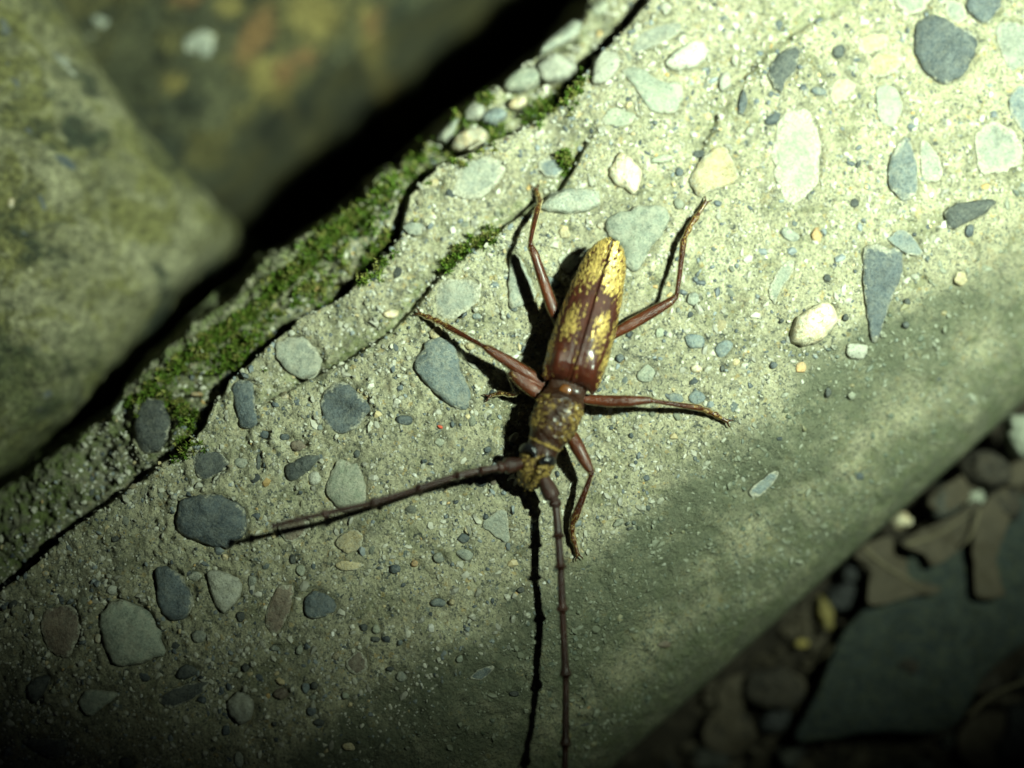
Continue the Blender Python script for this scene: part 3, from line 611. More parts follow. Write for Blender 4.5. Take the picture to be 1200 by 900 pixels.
def blot(lst):
    f = np.zeros(len(q_))
    for u, v, ra, rb, an_ in lst:
        c_ = pix(u, v, -2.4); dx, dy = q_[:, 0]-c_[0], q_[:, 1]-c_[1]; ca_2, sa_2 = math.cos(R(-an_)), math.sin(R(-an_)); e_ = np.hypot((dx*ca_2+dy*sa_2)/(ra/100), (-dx*sa_2+dy*ca_2)/(rb/100))
        f = np.maximum(f, ss(1.35, .55, e_+.35*fbm(q_[:, 0]*3, q_[:, 1]*3, 2., 3)))
    return f
fattr(br.data, 'yellow', blot([(368, 15, 36, 28, 0), (312, 85, 28, 24, 30), (430, 25, 14, 30, 0), (205, 100, 16, 12, 0), (270, 10, 20, 14, 0)])); fattr(br.data, 'orange', blot([(300, 42, 18, 44, 30), (355, 60, 16, 13, 0), (222, 3, 22, 12, 0), (330, 78, 12, 18, 0), (435, 15, 10, 16, 0)])); fattr(br.data, 'algae_shade', np.zeros(len(q_)))
tag(br, 'dim olive boulder with yellow and orange blotches, far behind the gap at the top', 'rock')
def on_rock(rock, kind, h, pts, zz):
    P = np.array([pix(u, v, zz)[:2] for u, v in pts]); c = P.mean(0)
    hit, loc, nor, _ = rock.ray_cast(Vector((*c, 30))-rock.location, Vector((0, 0, -1)))
    if not hit: return
    o = slab('pebble', P, loc.z+rock.location.z-.04, h*.6, .2, 20, 4, 2, PM[kind], .55, (.05), 3., None, None, .9, h*90, .8, .25)
    q = Vector((0, 0, 1)).rotation_difference(nor); o.rotation_mode = 'QUATERNION'; o.rotation_quaternion = q
    o.parent = rock; o.location = o.location-rock.location
bpy.context.view_layer.update()
def ell(cx, cy, rx, ry, a=0):
    return [(cx+rx*math.cos(t)*math.cos(R(a))-ry*math.sin(t)*math.sin(R(a)), cy+rx*math.cos(t)*math.sin(R(a))+ry*math.sin(t)*math.cos(R(a))) for t in np.linspace(0, 6.28, 9)[:-1]]
for kind, h, e, in (('grey', .1, (238, 58, 26, 22)), ('grey', .05, (115, 35, 20, 16))):
    on_rock(br, kind, h, ell(*e), -2.3)
for kind, h, e in (('dark', .06, (6, 45, 8, 28, -15)), ('dark', .06, (48, 250, 6, 26, -8)), ('dark', .03, (24, 275, 12, 6)), ('dark', .04, (25, 140, 6, 18, -30)), ('dark', .02, (30, 460, 26, 22)), ('dark', .05, (14, 88, 5, 18, -20)), ('grey', .05, (62, 60, 8, 22, -40)), ('slate', .02, (70, 195, 14, 20, -30)), ('cream', .05, (20, 240, 9, 7)), ('pale', .05, (25, 210, 6, 5))):
    on_rock(lr, kind, h, ell(*e), -.7)

# ------------------------------------------------------------------ slate, leaves and litter on the ground at the right
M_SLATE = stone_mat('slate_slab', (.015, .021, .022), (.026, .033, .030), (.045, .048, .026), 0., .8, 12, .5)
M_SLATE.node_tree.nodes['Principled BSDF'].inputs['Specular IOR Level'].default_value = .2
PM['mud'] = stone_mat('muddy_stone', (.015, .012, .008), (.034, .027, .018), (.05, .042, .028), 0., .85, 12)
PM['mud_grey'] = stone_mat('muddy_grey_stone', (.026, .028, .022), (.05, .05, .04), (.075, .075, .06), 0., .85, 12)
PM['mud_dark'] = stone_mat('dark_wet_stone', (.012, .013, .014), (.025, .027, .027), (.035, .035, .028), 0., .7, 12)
q = [(800+a/3, 600+b/3) for a, b in ((400, 800), (440, 700), (480, 620), (560, 445), (650, 330), (760, 200), (900, 60), (1000, -20), (1200, -60), (1380, 0), (1420, 300), (1300, 420), (1200, 470), (1060, 590), (1000, 700), (930, 770), (700, 775), (520, 800))]
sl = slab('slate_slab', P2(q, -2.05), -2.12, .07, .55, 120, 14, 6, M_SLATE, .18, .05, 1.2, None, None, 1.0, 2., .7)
tag(sl, 'flat blue grey slate slab lying on the dirt at the lower right', 'slate')
def stone(u, v, z, rx, ry, a, h, kind, label, group=None, name='stone'):
    o = slab(name, P2(ell(u, v, rx, ry, a), z), z, h, h*1.2, 22, 6, 4, PM[kind], .5, .16, 2.6, None, None, .9, u*.1+v*.07, .6, .3)
    return tag(o, label, 'stone', group)
stone(1061, 782, -2.06, 11, 11, 0, .06, 'mud', 'small round brown stone lying on the slate slab')
stone(1197, 512, -1.6, 22, 26, 10, .3, 'green', 'pale green stone at the right edge beside the block')
stone(1158, 548, -1.9, 26, 22, 20, .25, 'mud', 'brown stone tucked against the lower edge of the block')
stone(1108, 588, -2.1, 22, 18, -20, .22, 'mud_grey', 'grey stone lowest of the row under the block edge')
stone(1142, 590, -2.1, 14, 18, 10, .2, 'green', 'grey green stone between two brown ones under the block edge')
stone(1178, 590, -2.0, 20, 18, 10, .22, 'mud', 'brown stone just below the pale green one at right')
stone(968, 722, -2.4, 9, 20, -18, .12, 'lichen', 'yellow chip standing in the gap left of the slate')
stone(985, 700, -2.5, 16, 22, 30, .2, 'mud_dark', 'blue grey stone in the dark gap beside the slate')
stone(998, 672, -2.4, 13, 12, 0, .2, 'mud_dark', 'small blue stone at the narrow top of the dark gap')
stone(940, 753, -2.5, 9, 6, 0, .1, 'lichen', 'tiny yellow stone in the dark gap')
stone(906, 808, -2.4, 34, 22, 8, .2, 'mud', 'broad olive brown stone between block and slate')
stone(926, 888, -2.5, 14, 12, 20, .2, 'mud_grey', 'small pale stone at the bottom left of the slate')
stone(1080, 897, -2.5, 12, 8, 0, .15, 'mud_grey', 'small pale stone below the slate at the bottom edge')
stone(908, 842, -2.6, 20, 14, -30, .2, 'mud_dark', 'dark lumpy stone below the olive brown one')
stone(855, 855, -2.6, 26, 22, 15, .18, 'mud', 'dull brown stone near the bottom of the block edge')
stone(830, 890, -2.6, 22, 16, 15, .18, 'mud_grey', 'grey stone in the litter at the bottom')
stone(1058, 610, -1.9, 8, 6, 0, .1, 'cream', 'tiny pale stone on the litter under the block')
stone(1195, 860, -2.5, 26, 40, 20, .2, 'mud_dark', 'dark stone at the lower right corner')
stone(1150, 800, -2.55, 18, 12, -30, .2, 'mud', 'brown stone right of the slate slab corner')
gl = 'small dark stone scattered in the dirt beside the slate'
rs = random.Random(5)
for i in range(42):
    u, v = rs.uniform(760, 1230), rs.uniform(480, 940)
    if (.656*(u-600)+.755*(v-450)) < 440 or poly_sd(np.array([u]), np.array([v]), np.array(q))[0] < 6: continue
    stone(u, v, -2.62, rs.uniform(5, 13), rs.uniform(5, 11), rs.uniform(0, 180), .1, rs.choice(['mud', 'mud_dark', 'mud_dark', 'mud', 'mud_grey']), gl, 'small stones scattered in the dirt')

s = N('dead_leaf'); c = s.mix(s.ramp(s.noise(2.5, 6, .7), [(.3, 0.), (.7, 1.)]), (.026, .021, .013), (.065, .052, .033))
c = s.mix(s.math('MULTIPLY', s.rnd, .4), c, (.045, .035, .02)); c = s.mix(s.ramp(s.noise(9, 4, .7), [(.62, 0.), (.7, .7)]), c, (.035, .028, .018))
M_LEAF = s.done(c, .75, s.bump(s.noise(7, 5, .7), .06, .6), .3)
s = N('twig_bark'); M_TWIG = s.done(s.mix(s.noise(12, 4), (.06, .05, .03), (.13, .11, .07)), .85, s.bump(s.noise(20, 4), .04, .6), .2)
def leaf(pts, z, label, name='dead_leaf', curl=.12, rib=None, seed=0):
    O = spline(P2(pts, z), 72); c = O.mean(0); rr = random.Random(seed)
    jag = 1+.05*noise(np.arange(72)*.55, seed+.3, .7)+.03*noise(np.arange(72)*1.7, seed+.9, .2)
    K = 12; V = []
    for side in (1, -1):
        for k in range(K+1):
            f = (max(k, .05)/K); xy = c+(O-c)*(f*jag)[:, None]*(1-.002*(side < 0))
            zz = z+curl*(fbm(xy[:, 0]*1.5+seed, xy[:, 1]*1.5, seed*1.7, 4)+.35*f*f*noise(np.arange(72)*.12+seed, f*2, 4.))+side*.006
            V.append(np.column_stack([xy, zz]))
    V = np.concatenate(V); n = 72; a = np.sum(O[:, 0]*np.roll(O[:, 1], -1)-np.roll(O[:, 0], -1)*O[:, 1])
    Q1 = grid_faces(K+1, n, True); Q2 = grid_faces(K+1, n, True)[:, ::-1]+(K+1)*n
    j = np.arange(n); e0 = K*n; e1 = (K+1)*n+K*n; Q3 = np.stack([e0+j, e0+(j+1) % n, e1+(j+1) % n, e1+j], 1)
    Q = np.concatenate([Q1, Q2, Q3]); Q = Q if a < 0 else Q[:, ::-1]
    org = np.array([*c, z]); o = link(name, fast_mesh(name, V-org, Q, M_LEAF), None, org); tag(o, label, 'leaf')
    if rib:
        R3 = np.array([pix(u, v, z+.05) for u, v in rib]); R3 = spline(R3, 14, False); R3[:, 2] = z+.02+curl*fbm(R3[:, 0]*1.5+seed, R3[:, 1]*1.5, seed*1.7, 4)
        Vt, Qt, Tt = tube(R3, np.linspace(.035, .012, 14), 6); Vj, Fj = join_shapes([(Vt-org, Qt, Tt)]); link('midrib', fast_mesh('midrib', Vj, Fj, M_TWIG), o)
    return o
Z = lambda pts: [(800+a/3, 600+b/3) for a, b in pts]
leaf(Z([(600, 160), (650, 110), (730, 90), (745, 150), (790, 170), (800, 230), (900, 262), (900, 285), (820, 295), (700, 325), (648, 315), (660, 200), (620, 165)]), -1.86, 'torn brown leaf draped over the upper left corner of the slate', seed=1, rib=Z([(640, 130), (730, 200), (860, 275)]))
leaf(Z([(770, 110), (850, 60), (960, 10), (1030, -40), (1070, 10), (1010, 90), (950, 150), (880, 190), (850, 150), (800, 130)]), -1.78, 'crumpled brown leaf lying above the torn one between slate and block', seed=2, curl=.2, rib=Z([(790, 115), (900, 80), (1020, 0)]))
leaf(Z([(1015, 110), (1050, -10), (1090, -60), (1150, -90), (1160, 0), (1120, 100), (1100, 200), (1130, 290), (1060, 305), (1030, 290), (1025, 200)]), -1.80, 'narrow pointed leaf hanging down across the top of the slate', seed=3, curl=.15)
leaf(Z([(860, -40), (950, -110), (1060, -160), (1100, -120), (1040, -60), (960, -20), (900, 0)]), -1.95, 'dark brown leaf wedged just under the edge of the block', seed=4, curl=.2)
leaf(Z([(1080, -180), (1160, -260), (1230, -250), (1240, -140), (1180, -90), (1110, -110)]), -1.9, 'curled brown leaf near the right edge below the pale stone', seed=5, curl=.25)
leaf(Z([(70, 770), (130, 690), (210, 700), (260, 790), (180, 850), (90, 830)]), -2.45, 'dull flat leaf in the litter at the bottom by the block', seed=6, curl=.15)
leaf(Z([(960, 790), (1020, 720), (1120, 700), (1190, 740), (1160, 850), (1060, 900), (980, 860)]), -2.45, 'dark leaf in the litter below the lower right of the slate', seed=7, curl=.2)
leaf(Z([(240, 640), (260, 570), (330, 560), (420, 580), (430, 640), (360, 670), (280, 680)]), -2.3, 'olive brown leaf lying in the gap between block and slate', seed=8, curl=.15)
leaf(Z([(120, 640), (150, 590), (210, 570), (240, 620), (200, 700), (140, 700)]), -2.45, 'small brown leaf leaning by the bottom of the block edge', seed=9, curl=.15)
# crumbled bits of leaf covering the dirt: nobody could count them
nb = 900; bu = RNG.uniform(690, 1260, nb); bv = RNG.uniform(440, 980, nb); kp = (.656*(bu-600)+.755*(bv-450)) > 430; kp &= poly_sd(bu, bv, np.array(q)) > -2; bu, bv = bu[kp], bv[kp]; Vl, Fl = [], []
for k_, (u_, v_) in enumerate(zip(bu, bv)):
    c_ = pix(u_, v_, -2.5); c_[2] = float(ground_z(c_[0], c_[1]))+RNG.uniform(.02, .22); nn_ = 9; a_ = np.sort(RNG.uniform(0, 6.28, nn_)); rd = RNG.uniform(.05, .22)*RNG.uniform(.5, 1.1, nn_); tx, ty = RNG.normal(0, .35, 2)
    x_, y_ = rd*np.cos(a_), rd*np.sin(a_)*RNG.uniform(.5, 1); z_ = x_*tx+y_*ty+RNG.normal(0, .02, nn_)
    b_ = len(Vl)*1; base_ = sum(len(q_) for q_ in Vl); Vl.append(np.concatenate([np.column_stack([x_, y_, z_])+c_, np.column_stack([x_, y_, z_-.008])+c_, [c_+[0, 0, .03]], [c_+[0, 0, .022]]]))
    for j_ in range(nn_):
        k2 = (j_+1) % nn_; Fl += [(base_+j_, base_+k2, base_+2*nn_), (base_+nn_+k2, base_+nn_+j_, base_+2*nn_+1), (base_+j_, base_+nn_+j_, base_+nn_+k2), (base_+j_, base_+nn_+k2, base_+k2)]
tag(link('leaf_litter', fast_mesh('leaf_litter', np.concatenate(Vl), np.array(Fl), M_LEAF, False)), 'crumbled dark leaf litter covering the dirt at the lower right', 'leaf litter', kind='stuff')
def twig(pts, z, r, label):
    P = spline(np.array([pix(u, v, z+dz_) for (u, v), dz_ in zip(pts, np.linspace(0, .15, len(pts)))]), 20, False); P += .012*np.stack([noise(np.arange(20)*.6, 2., k+.3) for k in range(3)], 1)
    Vt, Qt, Tt = tube(P-P[0], np.linspace(r, r*.6, 20), 7); Vj, Fj = join_shapes([(Vt, Qt, Tt)]); tag(link('twig', fast_mesh('twig', Vj, Fj, M_TWIG), None, P[0]), label, 'twig')
twig(Z([(1010, 710), (1080, 650), (1150, 615), (1230, 590)]), -2.2, .035, 'thin pale twig lying along the lower right side of the slate')
twig(Z([(560, 440), (520, 480), (500, 510)]), -2.3, .02, 'short thin twig in the dark gap left of the slate')
twig(Z([(1045, -10), (1025, 60), (1000, 110)]), -1.65, .022, 'thin stalk crossing the crumpled leaf at the slate top')

# ------------------------------------------------------------------ the beetle
beetle = bpy.data.objects.new('longhorn_beetle', None); C.objects.link(beetle)
b0 = pix(668, 447, 0.05); beetle.location = b0
tag(beetle, 'brown longhorn beetle with gold speckled wing cases standing head down on the concrete', 'beetle')
B0 = np.array(b0)
def chitin(name, ca, cb, gold_attr=None, goldn=(.56, .66), rough=.3, gsc=16, gamt=.9, coat=.25, wr=22, wd=.03, namp=1.9, gr=(.46, .60), gloss=False, tone=False, spec=.22):
    s = N(name); c = s.mix(s.ramp(s.noise(3.5, 4, .6), [(.3, 0.), (.7, 1.)]), ca, cb)
    if tone: c = s.mix(1., c, s.mix(s.attr('tone'), (.35, .32, .32), (1., 1., 1.)), 'MULTIPLY')
    gc = s.mix(s.ramp(s.noise(55, 3, .7), [(.35, 0.), (.65, 1.)]), (.13, .075, .014), (.50, .36, .11))
    gn = s.ramp(s.noise(gsc, 6, .78, .3), [(goldn[0], 0.), (goldn[1], 1.)])
    if gold_attr: gn = s.math('MULTIPLY', s.ramp(s.math('ADD', s.attr(gold_attr), s.math('MULTIPLY', s.math('SUBTRACT', s.noise(gsc, 6, .8, .2), .5), namp)), [(gr[0], 0.), (gr[1], 1.)]), 1.)
    gn = s.math('MULTIPLY', gn, gamt); c = s.mix(gn, c, gc)
    nb = s.bump(s.noise(wr, 4, .65), wd, .5); nb = s.bump(s.noise(90, 2), .012, .6, nb)
    ro = s.mix(gn, s.mix(s.attr('gloss'), (.50,)*3, (.25,)*3) if gloss else (rough,)*3, (.48,)*3)
    if gloss: coat = s.math('MULTIPLY', s.attr('gloss'), coat)
    return s.done(c, ro, nb, spec, Metallic=s.math('MULTIPLY', gn, .45), **{'Coat Weight': coat, 'Coat Roughness': .2})
M_WING = chitin('wing_case_shell', (.020, .0052, .0030), (.056, .0125, .006), 'gold', coat=.35, rough=.33, gsc=60, wr=14, wd=.02, namp=.9, gr=(.34, .78), gloss=True)
M_TRUNK = chitin('wrinkled_body_shell', (.012, .0045, .0024), (.032, .0115, .005), 'gold', spec=.2, rough=.3, gsc=26, wr=20, wd=.05, namp=2.6, gr=(.50, .64))
M_LEG = chitin('leg_shell', (.032, .0070, .0022), (.092, .0215, .0060), 'gold', coat=.15, rough=.24, spec=.4, tone=True, gsc=30, gamt=.75)
M_ANT = chitin('antenna_shell', (.012, .004, .003), (.036, .010, .005), None, (.9, .95), .3, coat=.1, spec=.4, wr=40)
s = N('compound_eye'); M_EYE = s.done((.006, .006, .007), .22, s.bump(s.vor(90), .006, .5), .6)
s = N('amber_plate'); M_AMBER = s.done(s.mix(s.noise(5, 3), (.055, .017, .004), (.12, .042, .008)), .25, s.bump(s.noise(20), .01, .3), .6, **{'Coat Weight': .6, 'Coat Roughness': .1})
s = N('gold_hair'); M_HAIR = s.done(s.attr('tint', 'Color'), .4, None, .5, Metallic=.35)

UX = np.array([.285, .9585, 0.]); UR = np.array([.9585, -.285, 0.]); UZ = np.array([0, 0, 1.])
E0 = np.array(pix(667, 450, .5)); E1 = np.array(pix(717.5, 280, .5)); EL = float(np.linalg.norm((E1-E0)[:2])); UX[:2] = (E1-E0)[:2]/EL; UR[:2] = (UX[1], -UX[0])
HP, HN, HD, HL, HC = [], [], [], [], []         # hairs gathered from every part
def wing(side):
    nx, ny = 360, 130; x = np.linspace(0, 1, nx)[:, None]; y = np.linspace(0, 1, ny)[None]
    wx = np.interp(x, [0, .012, .03, .06, .1, .2, .4, .65, .8, .88, .94, .975, .992, 1], [.262, .295, .320, .336, .343, .346, .337, .296, .252, .215, .158, .10, .05, .004])
    h = np.interp(x, [0, .012, .03, .06, .12, .3, .6, .8, .92, .98, 1], [.08, .16, .21, .25, .29, .305, .28, .23, .16, .10, .06])
    th = y*R(104); lat = wx*np.sin(th)**.97; z = h*np.sign(np.cos(th))*np.abs(np.cos(th))**.80
    z = z+.04*np.exp(-((x-.11)/.08)**2-((y-.36)/.13)**2)+.03*np.exp(-((x-.04)/.04)**2-((y-.72)/.12)**2)-.03*np.exp(-((x-.03)/.05)**2-(y/.16)**2)
    z = z-.016*np.exp(-(lat/.011)**2)-.012*np.exp(-((lat-.05)/.03)**2)*ss(.4, .1, x)+.004*np.exp(-((lat-.022)/.008)**2)+.006*fbm(x*9, lat*5, 2.+side, 3)
    z = z-.004*(np.exp(-((y-.42)/.03)**2)+np.exp(-((y-.62)/.03)**2))*ss(.15, .3, x)*ss(.95, .8, x)
    lat = lat+.004
    xs = x*EL-.045*np.sin(th)*ss(.12, 0, x)*0+(.05*ss(.25, 1, y)*ss(.1, 0, x))*-1
    z = z+.0*x
    P = E0+xs[..., None]*UX+side*lat[..., None]*UR+(z-.03)[..., None]*UZ
    P[..., 2] += .0
    yy = y+.06*noise(x*6, y*3, side*3.)
    gold = .95*ss(.60, .72, x+.14*yy+.06*noise(x*9, yy*5, 1.5+side))+1.05*np.exp(-((x-.39)/.14)**2-((yy-.31)/.16)**2)+.85*ss(.48, .66, yy)*ss(.08, .2, x)+.8*np.exp(-((x-.12)/.11)**2-((yy-.60)/.11)**2)*(1.1 if side > 0 else .6)+.35*np.exp(-((x-.06)/.05)**2-((yy-.8)/.15)**2)
    gold = gold-.5*ss(.94, 1, x)-.55*np.exp(-((x-.88)/.05)**2-((yy-.58)/.13)**2)-.7*np.exp(-(lat/.018)**2)-.6*np.exp(-((x-.56)/.07)**2-((yy-.28)/.25)**2)-.35*np.exp(-((yy-.5)/.035)**2)*ss(.8, .6, x)
    gold = np.clip(gold, 0, 1.)
    stre = fbm(x*EL*4+side*5, lat*24, 1.+side, 4, 2.0, .7); fin = 1.1*noise(x*EL*17+side*3, lat*56, 2.)+.9*noise(x*EL*30, lat*80, 7.)
    soft = gold*.60+.12+.52*stre*(.45+.55*ss(0, .4, gold)); gold = np.clip(ss(.44, .86, soft+1.25*fin*ss(-.06, .26, soft)), 0, 1)
    V = P.reshape(-1, 3); F = grid_faces(nx, ny); F = F[:, ::-1] if side > 0 else F
    F = F[:, ::-1] if False else F
    me = fast_mesh('wing_case', V-B0, F, M_WING); fattr(me, 'gold', gold.ravel()); fattr(me, 'gloss', np.broadcast_to(ss(.34, .16, x), gold.shape).ravel())
    o = link('wing_case', me, beetle)
    du = np.gradient(P, axis=0); dv = np.gradient(P, axis=1); nn = np.cross(dv, du)*side; nn /= np.linalg.norm(nn, axis=-1)[..., None]+1e-9
    if nn[nx//2, 3, 2] < 0: nn = -nn
    m = 1500; ii = RNG.integers(2, nx-2, m*6); jj = RNG.integers(1, ny-8, m*6)
    ok = gold[ii, jj]+RNG.normal(0, .10, m*6) > .45; ii, jj = ii[ok][:m], jj[ok][:m]
    HP.append(P[ii, jj]); HN.append(nn[ii, jj]); k = len(ii); d = UX[None]*1.+RNG.normal(0, .28, (k, 3)); HD.append(d); HL.append(RNG.uniform(.03, .06, k)); HC.append(np.array([(.52, .37, .11)])*RNG.uniform(.4, 1.5, (k, 1)))
wing(1); wing(-1)

# trunk: head, pronotum and abdomen in one loft; stations (u, v, z, half width, half height)
STA = np.array([(715, 290, .43, .05, .05), (710, 305, .43, .14, .10), (699, 340, .43, .24, .16), (684, 390, .43, .29, .20), (672, 430, .44, .29, .19), (666.5, 449, .45, .23, .12), (664, 457, .455, .222, .10), (662.6, 461, .46, .222, .11), (661.5, 464, .46, .24, .185), (658.5, 472, .465, .250, .225), (654.5, 482, .47, .262, .245), (649.5, 493, .47, .262, .25), (644.5, 506, .465, .236, .232), (640.5, 515, .46, .206, .205), (638.5, 520, .455, .198, .195), (637, 523, .45, .186, .18),
                (634, 530, .45, .188, .185), (630.5, 538, .44, .198, .195), (626.5, 547, .40, .190, .195), (622.5, 556, .34, .160, .17), (618.5, 563, .26, .12, .13), (616, 567, .21, .06, .06)])
CP = np.array([pix(u, v, z) for u, v, z, _, _ in STA]); data = np.column_stack([CP, STA[:, 3:]])
L0 = np.concatenate([[0], np.cumsum(np.linalg.norm(np.diff(CP, axis=0), axis=1))]); m = 200; Lq = np.linspace(0, L0[-1], m)
ctr = np.stack([np.interp(Lq, L0, data[:, k]) for k in range(5)], 1)
k5 = np.ones(5)/5
for k in range(5):
    pad = np.pad(ctr[:, k], 2, mode='edge'); ctr[:, k] = np.convolve(pad, k5, 'valid')
nr_ = 64; an = np.arange(nr_)*2*math.pi/nr_; tan = np.gradient(ctr[:, :3], axis=0); tan /= np.linalg.norm(tan, axis=1)[:, None]
V = []; GO = []
fr = Lq/L0[-1]; lp0, lp1, lh = L0[7]/L0[-1], L0[13]/L0[-1], L0[16]/L0[-1]
for k in range(m):
    sd = np.cross(tan[k], UZ); sd /= np.linalg.norm(sd); up = np.cross(sd, tan[k])
    ca, sa = np.cos(an), np.sin(an); e = 2.5; den = (np.abs(ca)**e+np.abs(sa)**e)**(1/e)
    p = ctr[k, :3]+(ctr[k, 3]*ca/den)[:, None]*sd+(ctr[k, 4]*sa/den)[:, None]*up
    onp = ss(lp0, lp0+.05, fr[k])*ss(lp1+.005, lp1-.03, fr[k]); onh = ss(lh-.01, lh+.02, fr[k])
    wr_ = fbm(p[:, 0]*11, p[:, 1]*11, p[:, 2]*11, 3, 2.1, .6)
    out = ca[:, None]*sd+sa[:, None]*up
    collar = .008*math.sin(fr[k]*L0[-1]*150)*ss(lp0-.002, lp0+.004, fr[k])*ss(lp0+.042, lp0+.03, fr[k])
    p = p+out*((.034*onp+.024*onh)*np.abs(wr_)*1.6+collar)[:, None]
    if onh > 0: p = p+up*(-.04*onh*np.exp(-((ca)/.16)**2)*(sa > 0))[:, None]
    V.append(p); ring = math.exp(-((fr[k]-L0[14]/L0[-1])/.006)**2)*.9
    GO.append(np.clip(.46*onp*(1-.25*np.exp(-(ca/.35)**2)*(sa > 0))+.10*onp*(np.abs(ca) > .6)+.50*onh+ring-.45*np.clip(np.abs(wr_)-.12, 0, .5)*onp, 0, 1))
V = np.concatenate(V+[[ctr[0, :3]], [ctr[-1, :3]]]); GO = np.concatenate(GO+[[0.], [0.]])
Q = grid_faces(m, nr_, True)[:, ::-1]; T = np.array([(m*nr_, (j+1) % nr_, j) for j in range(nr_)]+[(m*nr_+1, (m-1)*nr_+j, (m-1)*nr_+(j+1) % nr_) for j in range(nr_)])
Vt, Ft = join_shapes([(V, Q, T)])
shells = [(Vt, Ft, GO, 0)]; TONE = []
k = len(V)-2; idx = RNG.integers(0, k, 5200); sel = (GO[idx]+.55*fbm(V[idx, 0]*11, V[idx, 1]*11, V[idx, 2]*11, 3) > .46); idx = idx[sel]; rowc = idx//nr_
nn = V[idx]-ctr[rowc, :3]; nn /= np.linalg.norm(nn, axis=1)[:, None]; HP.append(V[idx]); HN.append(nn); HD.append(UX[None]+RNG.normal(0, .7, (len(idx), 3))); HL.append(RNG.uniform(.02, .045, len(idx))); HC.append(np.array([(.36, .25, .07)])*RNG.uniform(.6, 1.4, (len(idx), 1)))

def leg(pts, hair=70, femur=5):
    """pts: (u, v, height above the mortar below, radius); the last one is where the claws spring from"""
    P = np.array([pix(u, v, z+float(low_z(*pix(u, v, z)[:2]))) for u, v, z, r in pts]); r = np.array([q[3] for q in pts])*.9
    Pl = np.concatenate([[0], np.cumsum(np.linalg.norm(np.diff(P, axis=0), axis=1))]); n = int(Pl[-1]/.022)+8; s_ = np.sort(np.unique(np.concatenate([np.linspace(0, Pl[-1], n), Pl])))
    D = np.stack([np.interp(s_, Pl, P[:, k]) for k in range(3)], 1); rr = np.interp(s_, Pl, r)
    for _ in range(2):
        D[1:-1] = (D[:-2]+2*D[1:-1]+D[2:])/4; rr[1:-1] = (rr[:-2]+2*rr[1:-1]+rr[2:])/4
    Vv, Qv, Tv = tube(D, rr, 14, .82); Vj, Fj = join_shapes([(Vv, Qv, Tv)])
    go = np.repeat(.05+.30*ss(Pl[femur]-.35, Pl[femur], s_)-.18*ss(Pl[femur], Pl[femur]+.05, s_)+.3*ss(Pl[-8], Pl[-6], s_), 14); go = np.concatenate([go, [.3, .3]]); tn_ = np.concatenate([np.repeat(.25+.75*ss(Pl[femur]+.02, Pl[femur]-.18, s_)+.25*ss(Pl[femur+1], Pl[femur+1]+.25, s_), 14), [1., .5]]); TONE.append((D, np.clip(tn_[::14][:len(D)], 0, 1))); shells.append((Vj, Fj, go, 1))
    tip = D[-1]; dr = D[-1]-D[-6]; dr /= np.linalg.norm(dr); sd = np.cross(dr, UZ); sd /= np.linalg.norm(sd)
    for sg in (-1, 1):
        cl = np.array([tip-dr*.03, tip+sd*sg*.022+dr*.012, tip+sd*sg*.042+dr*.038-UZ*.012, tip+sd*sg*.040+dr*.062-UZ*.03]); a, b, c_ = tube(spline(cl, 8, False), np.linspace(.014, .008, 8), 6)
        cv, cf = join_shapes([(a, b, c_)]); shells.append((cv, cf, np.full(len(cv), .1), 1))
    m_ = len(D); kk = RNG.integers(1, m_-1, int(hair*Pl[-1]*14)); aa = RNG.choice([0., math.pi], len(kk))+RNG.normal(0, .16, len(kk))-.15
    T_ = np.gradient(D, axis=0); T_ /= np.linalg.norm(T_, axis=1)[:, None]; sdv = np.cross(T_[kk], UZ); sdv /= np.linalg.norm(sdv, axis=1)[:, None]; nv = np.cross(sdv, T_[kk])
    rad = np.cos(aa)[:, None]*sdv+.82*np.sin(aa)[:, None]*nv
    HP.append(D[kk]+rad*rr[kk][:, None]*.97); HN.append(rad); HD.append(T_[kk]*1.+rad*.15+RNG.normal(0, .15, (len(kk), 3))); HL.append(RNG.uniform(.018, .038, len(kk))); HC.append(np.array([(.55, .47, .28)])*RNG.uniform(.6, 1.4, (len(kk), 1)))
# hind, middle and front legs
leg([(684, 400, .34, .05), (660, 388, .36, .066), (648, 362, .42, .074), (637, 330, .46, .068), (626, 297, .47, .052), (622, 289, .46, .040), (621.5, 284, .45, .024), (625, 266, .34, .028), (630, 245, .2, .036), (632, 239, .16, .022), (632.5, 235, .13, .036), (631.5, 231, .11, .022), (630.5, 228, .09, .034), (629.5, 225, .08, .02), (628.5, 221, .07, .022)])
leg([(690, 410, .34, .05), (716, 393, .36, .062), (738, 381, .42, .076), (764, 366, .46, .072), (785, 354, .46, .054), (791, 349, .45, .04), (793.5, 344, .44, .024), (797, 318, .34, .028), (801, 283, .22, .040), (803, 277, .19, .024), (807, 269, .16, .042), (810, 263, .14, .024), (815, 256, .12, .044), (819, 250, .10, .022), (828, 236, .08, .026)])
leg([(655, 452, .34, .05), (636, 449, .36, .07), (618, 438, .40, .083), (596, 424, .43, .076), (575, 411, .44, .054), (569.5, 407.5, .44, .042), (566, 405.5, .43, .024), (545, 394, .34, .03), (523, 382, .22, .040), (518, 379, .18, .024), (511, 375.5, .15, .040), (507, 374, .12, .022), (502, 371.5, .1, .040), (497, 369.5, .09, .02), (490, 366.5, .08, .024)])
leg([(672, 462, .34, .05), (688, 468, .36, .06), (712, 470, .40, .075), (738, 470, .43, .07), (756, 469, .44, .05), (762, 469, .44, .042), (766, 470, .43, .024), (792, 474, .32, .03), (820, 478, .2, .038), (824, 479.5, .17, .024), (830, 482, .14, .042), (834, 484, .12, .022), (839, 486, .1, .042), (844, 489, .09, .02), (853, 494, .08, .024)])
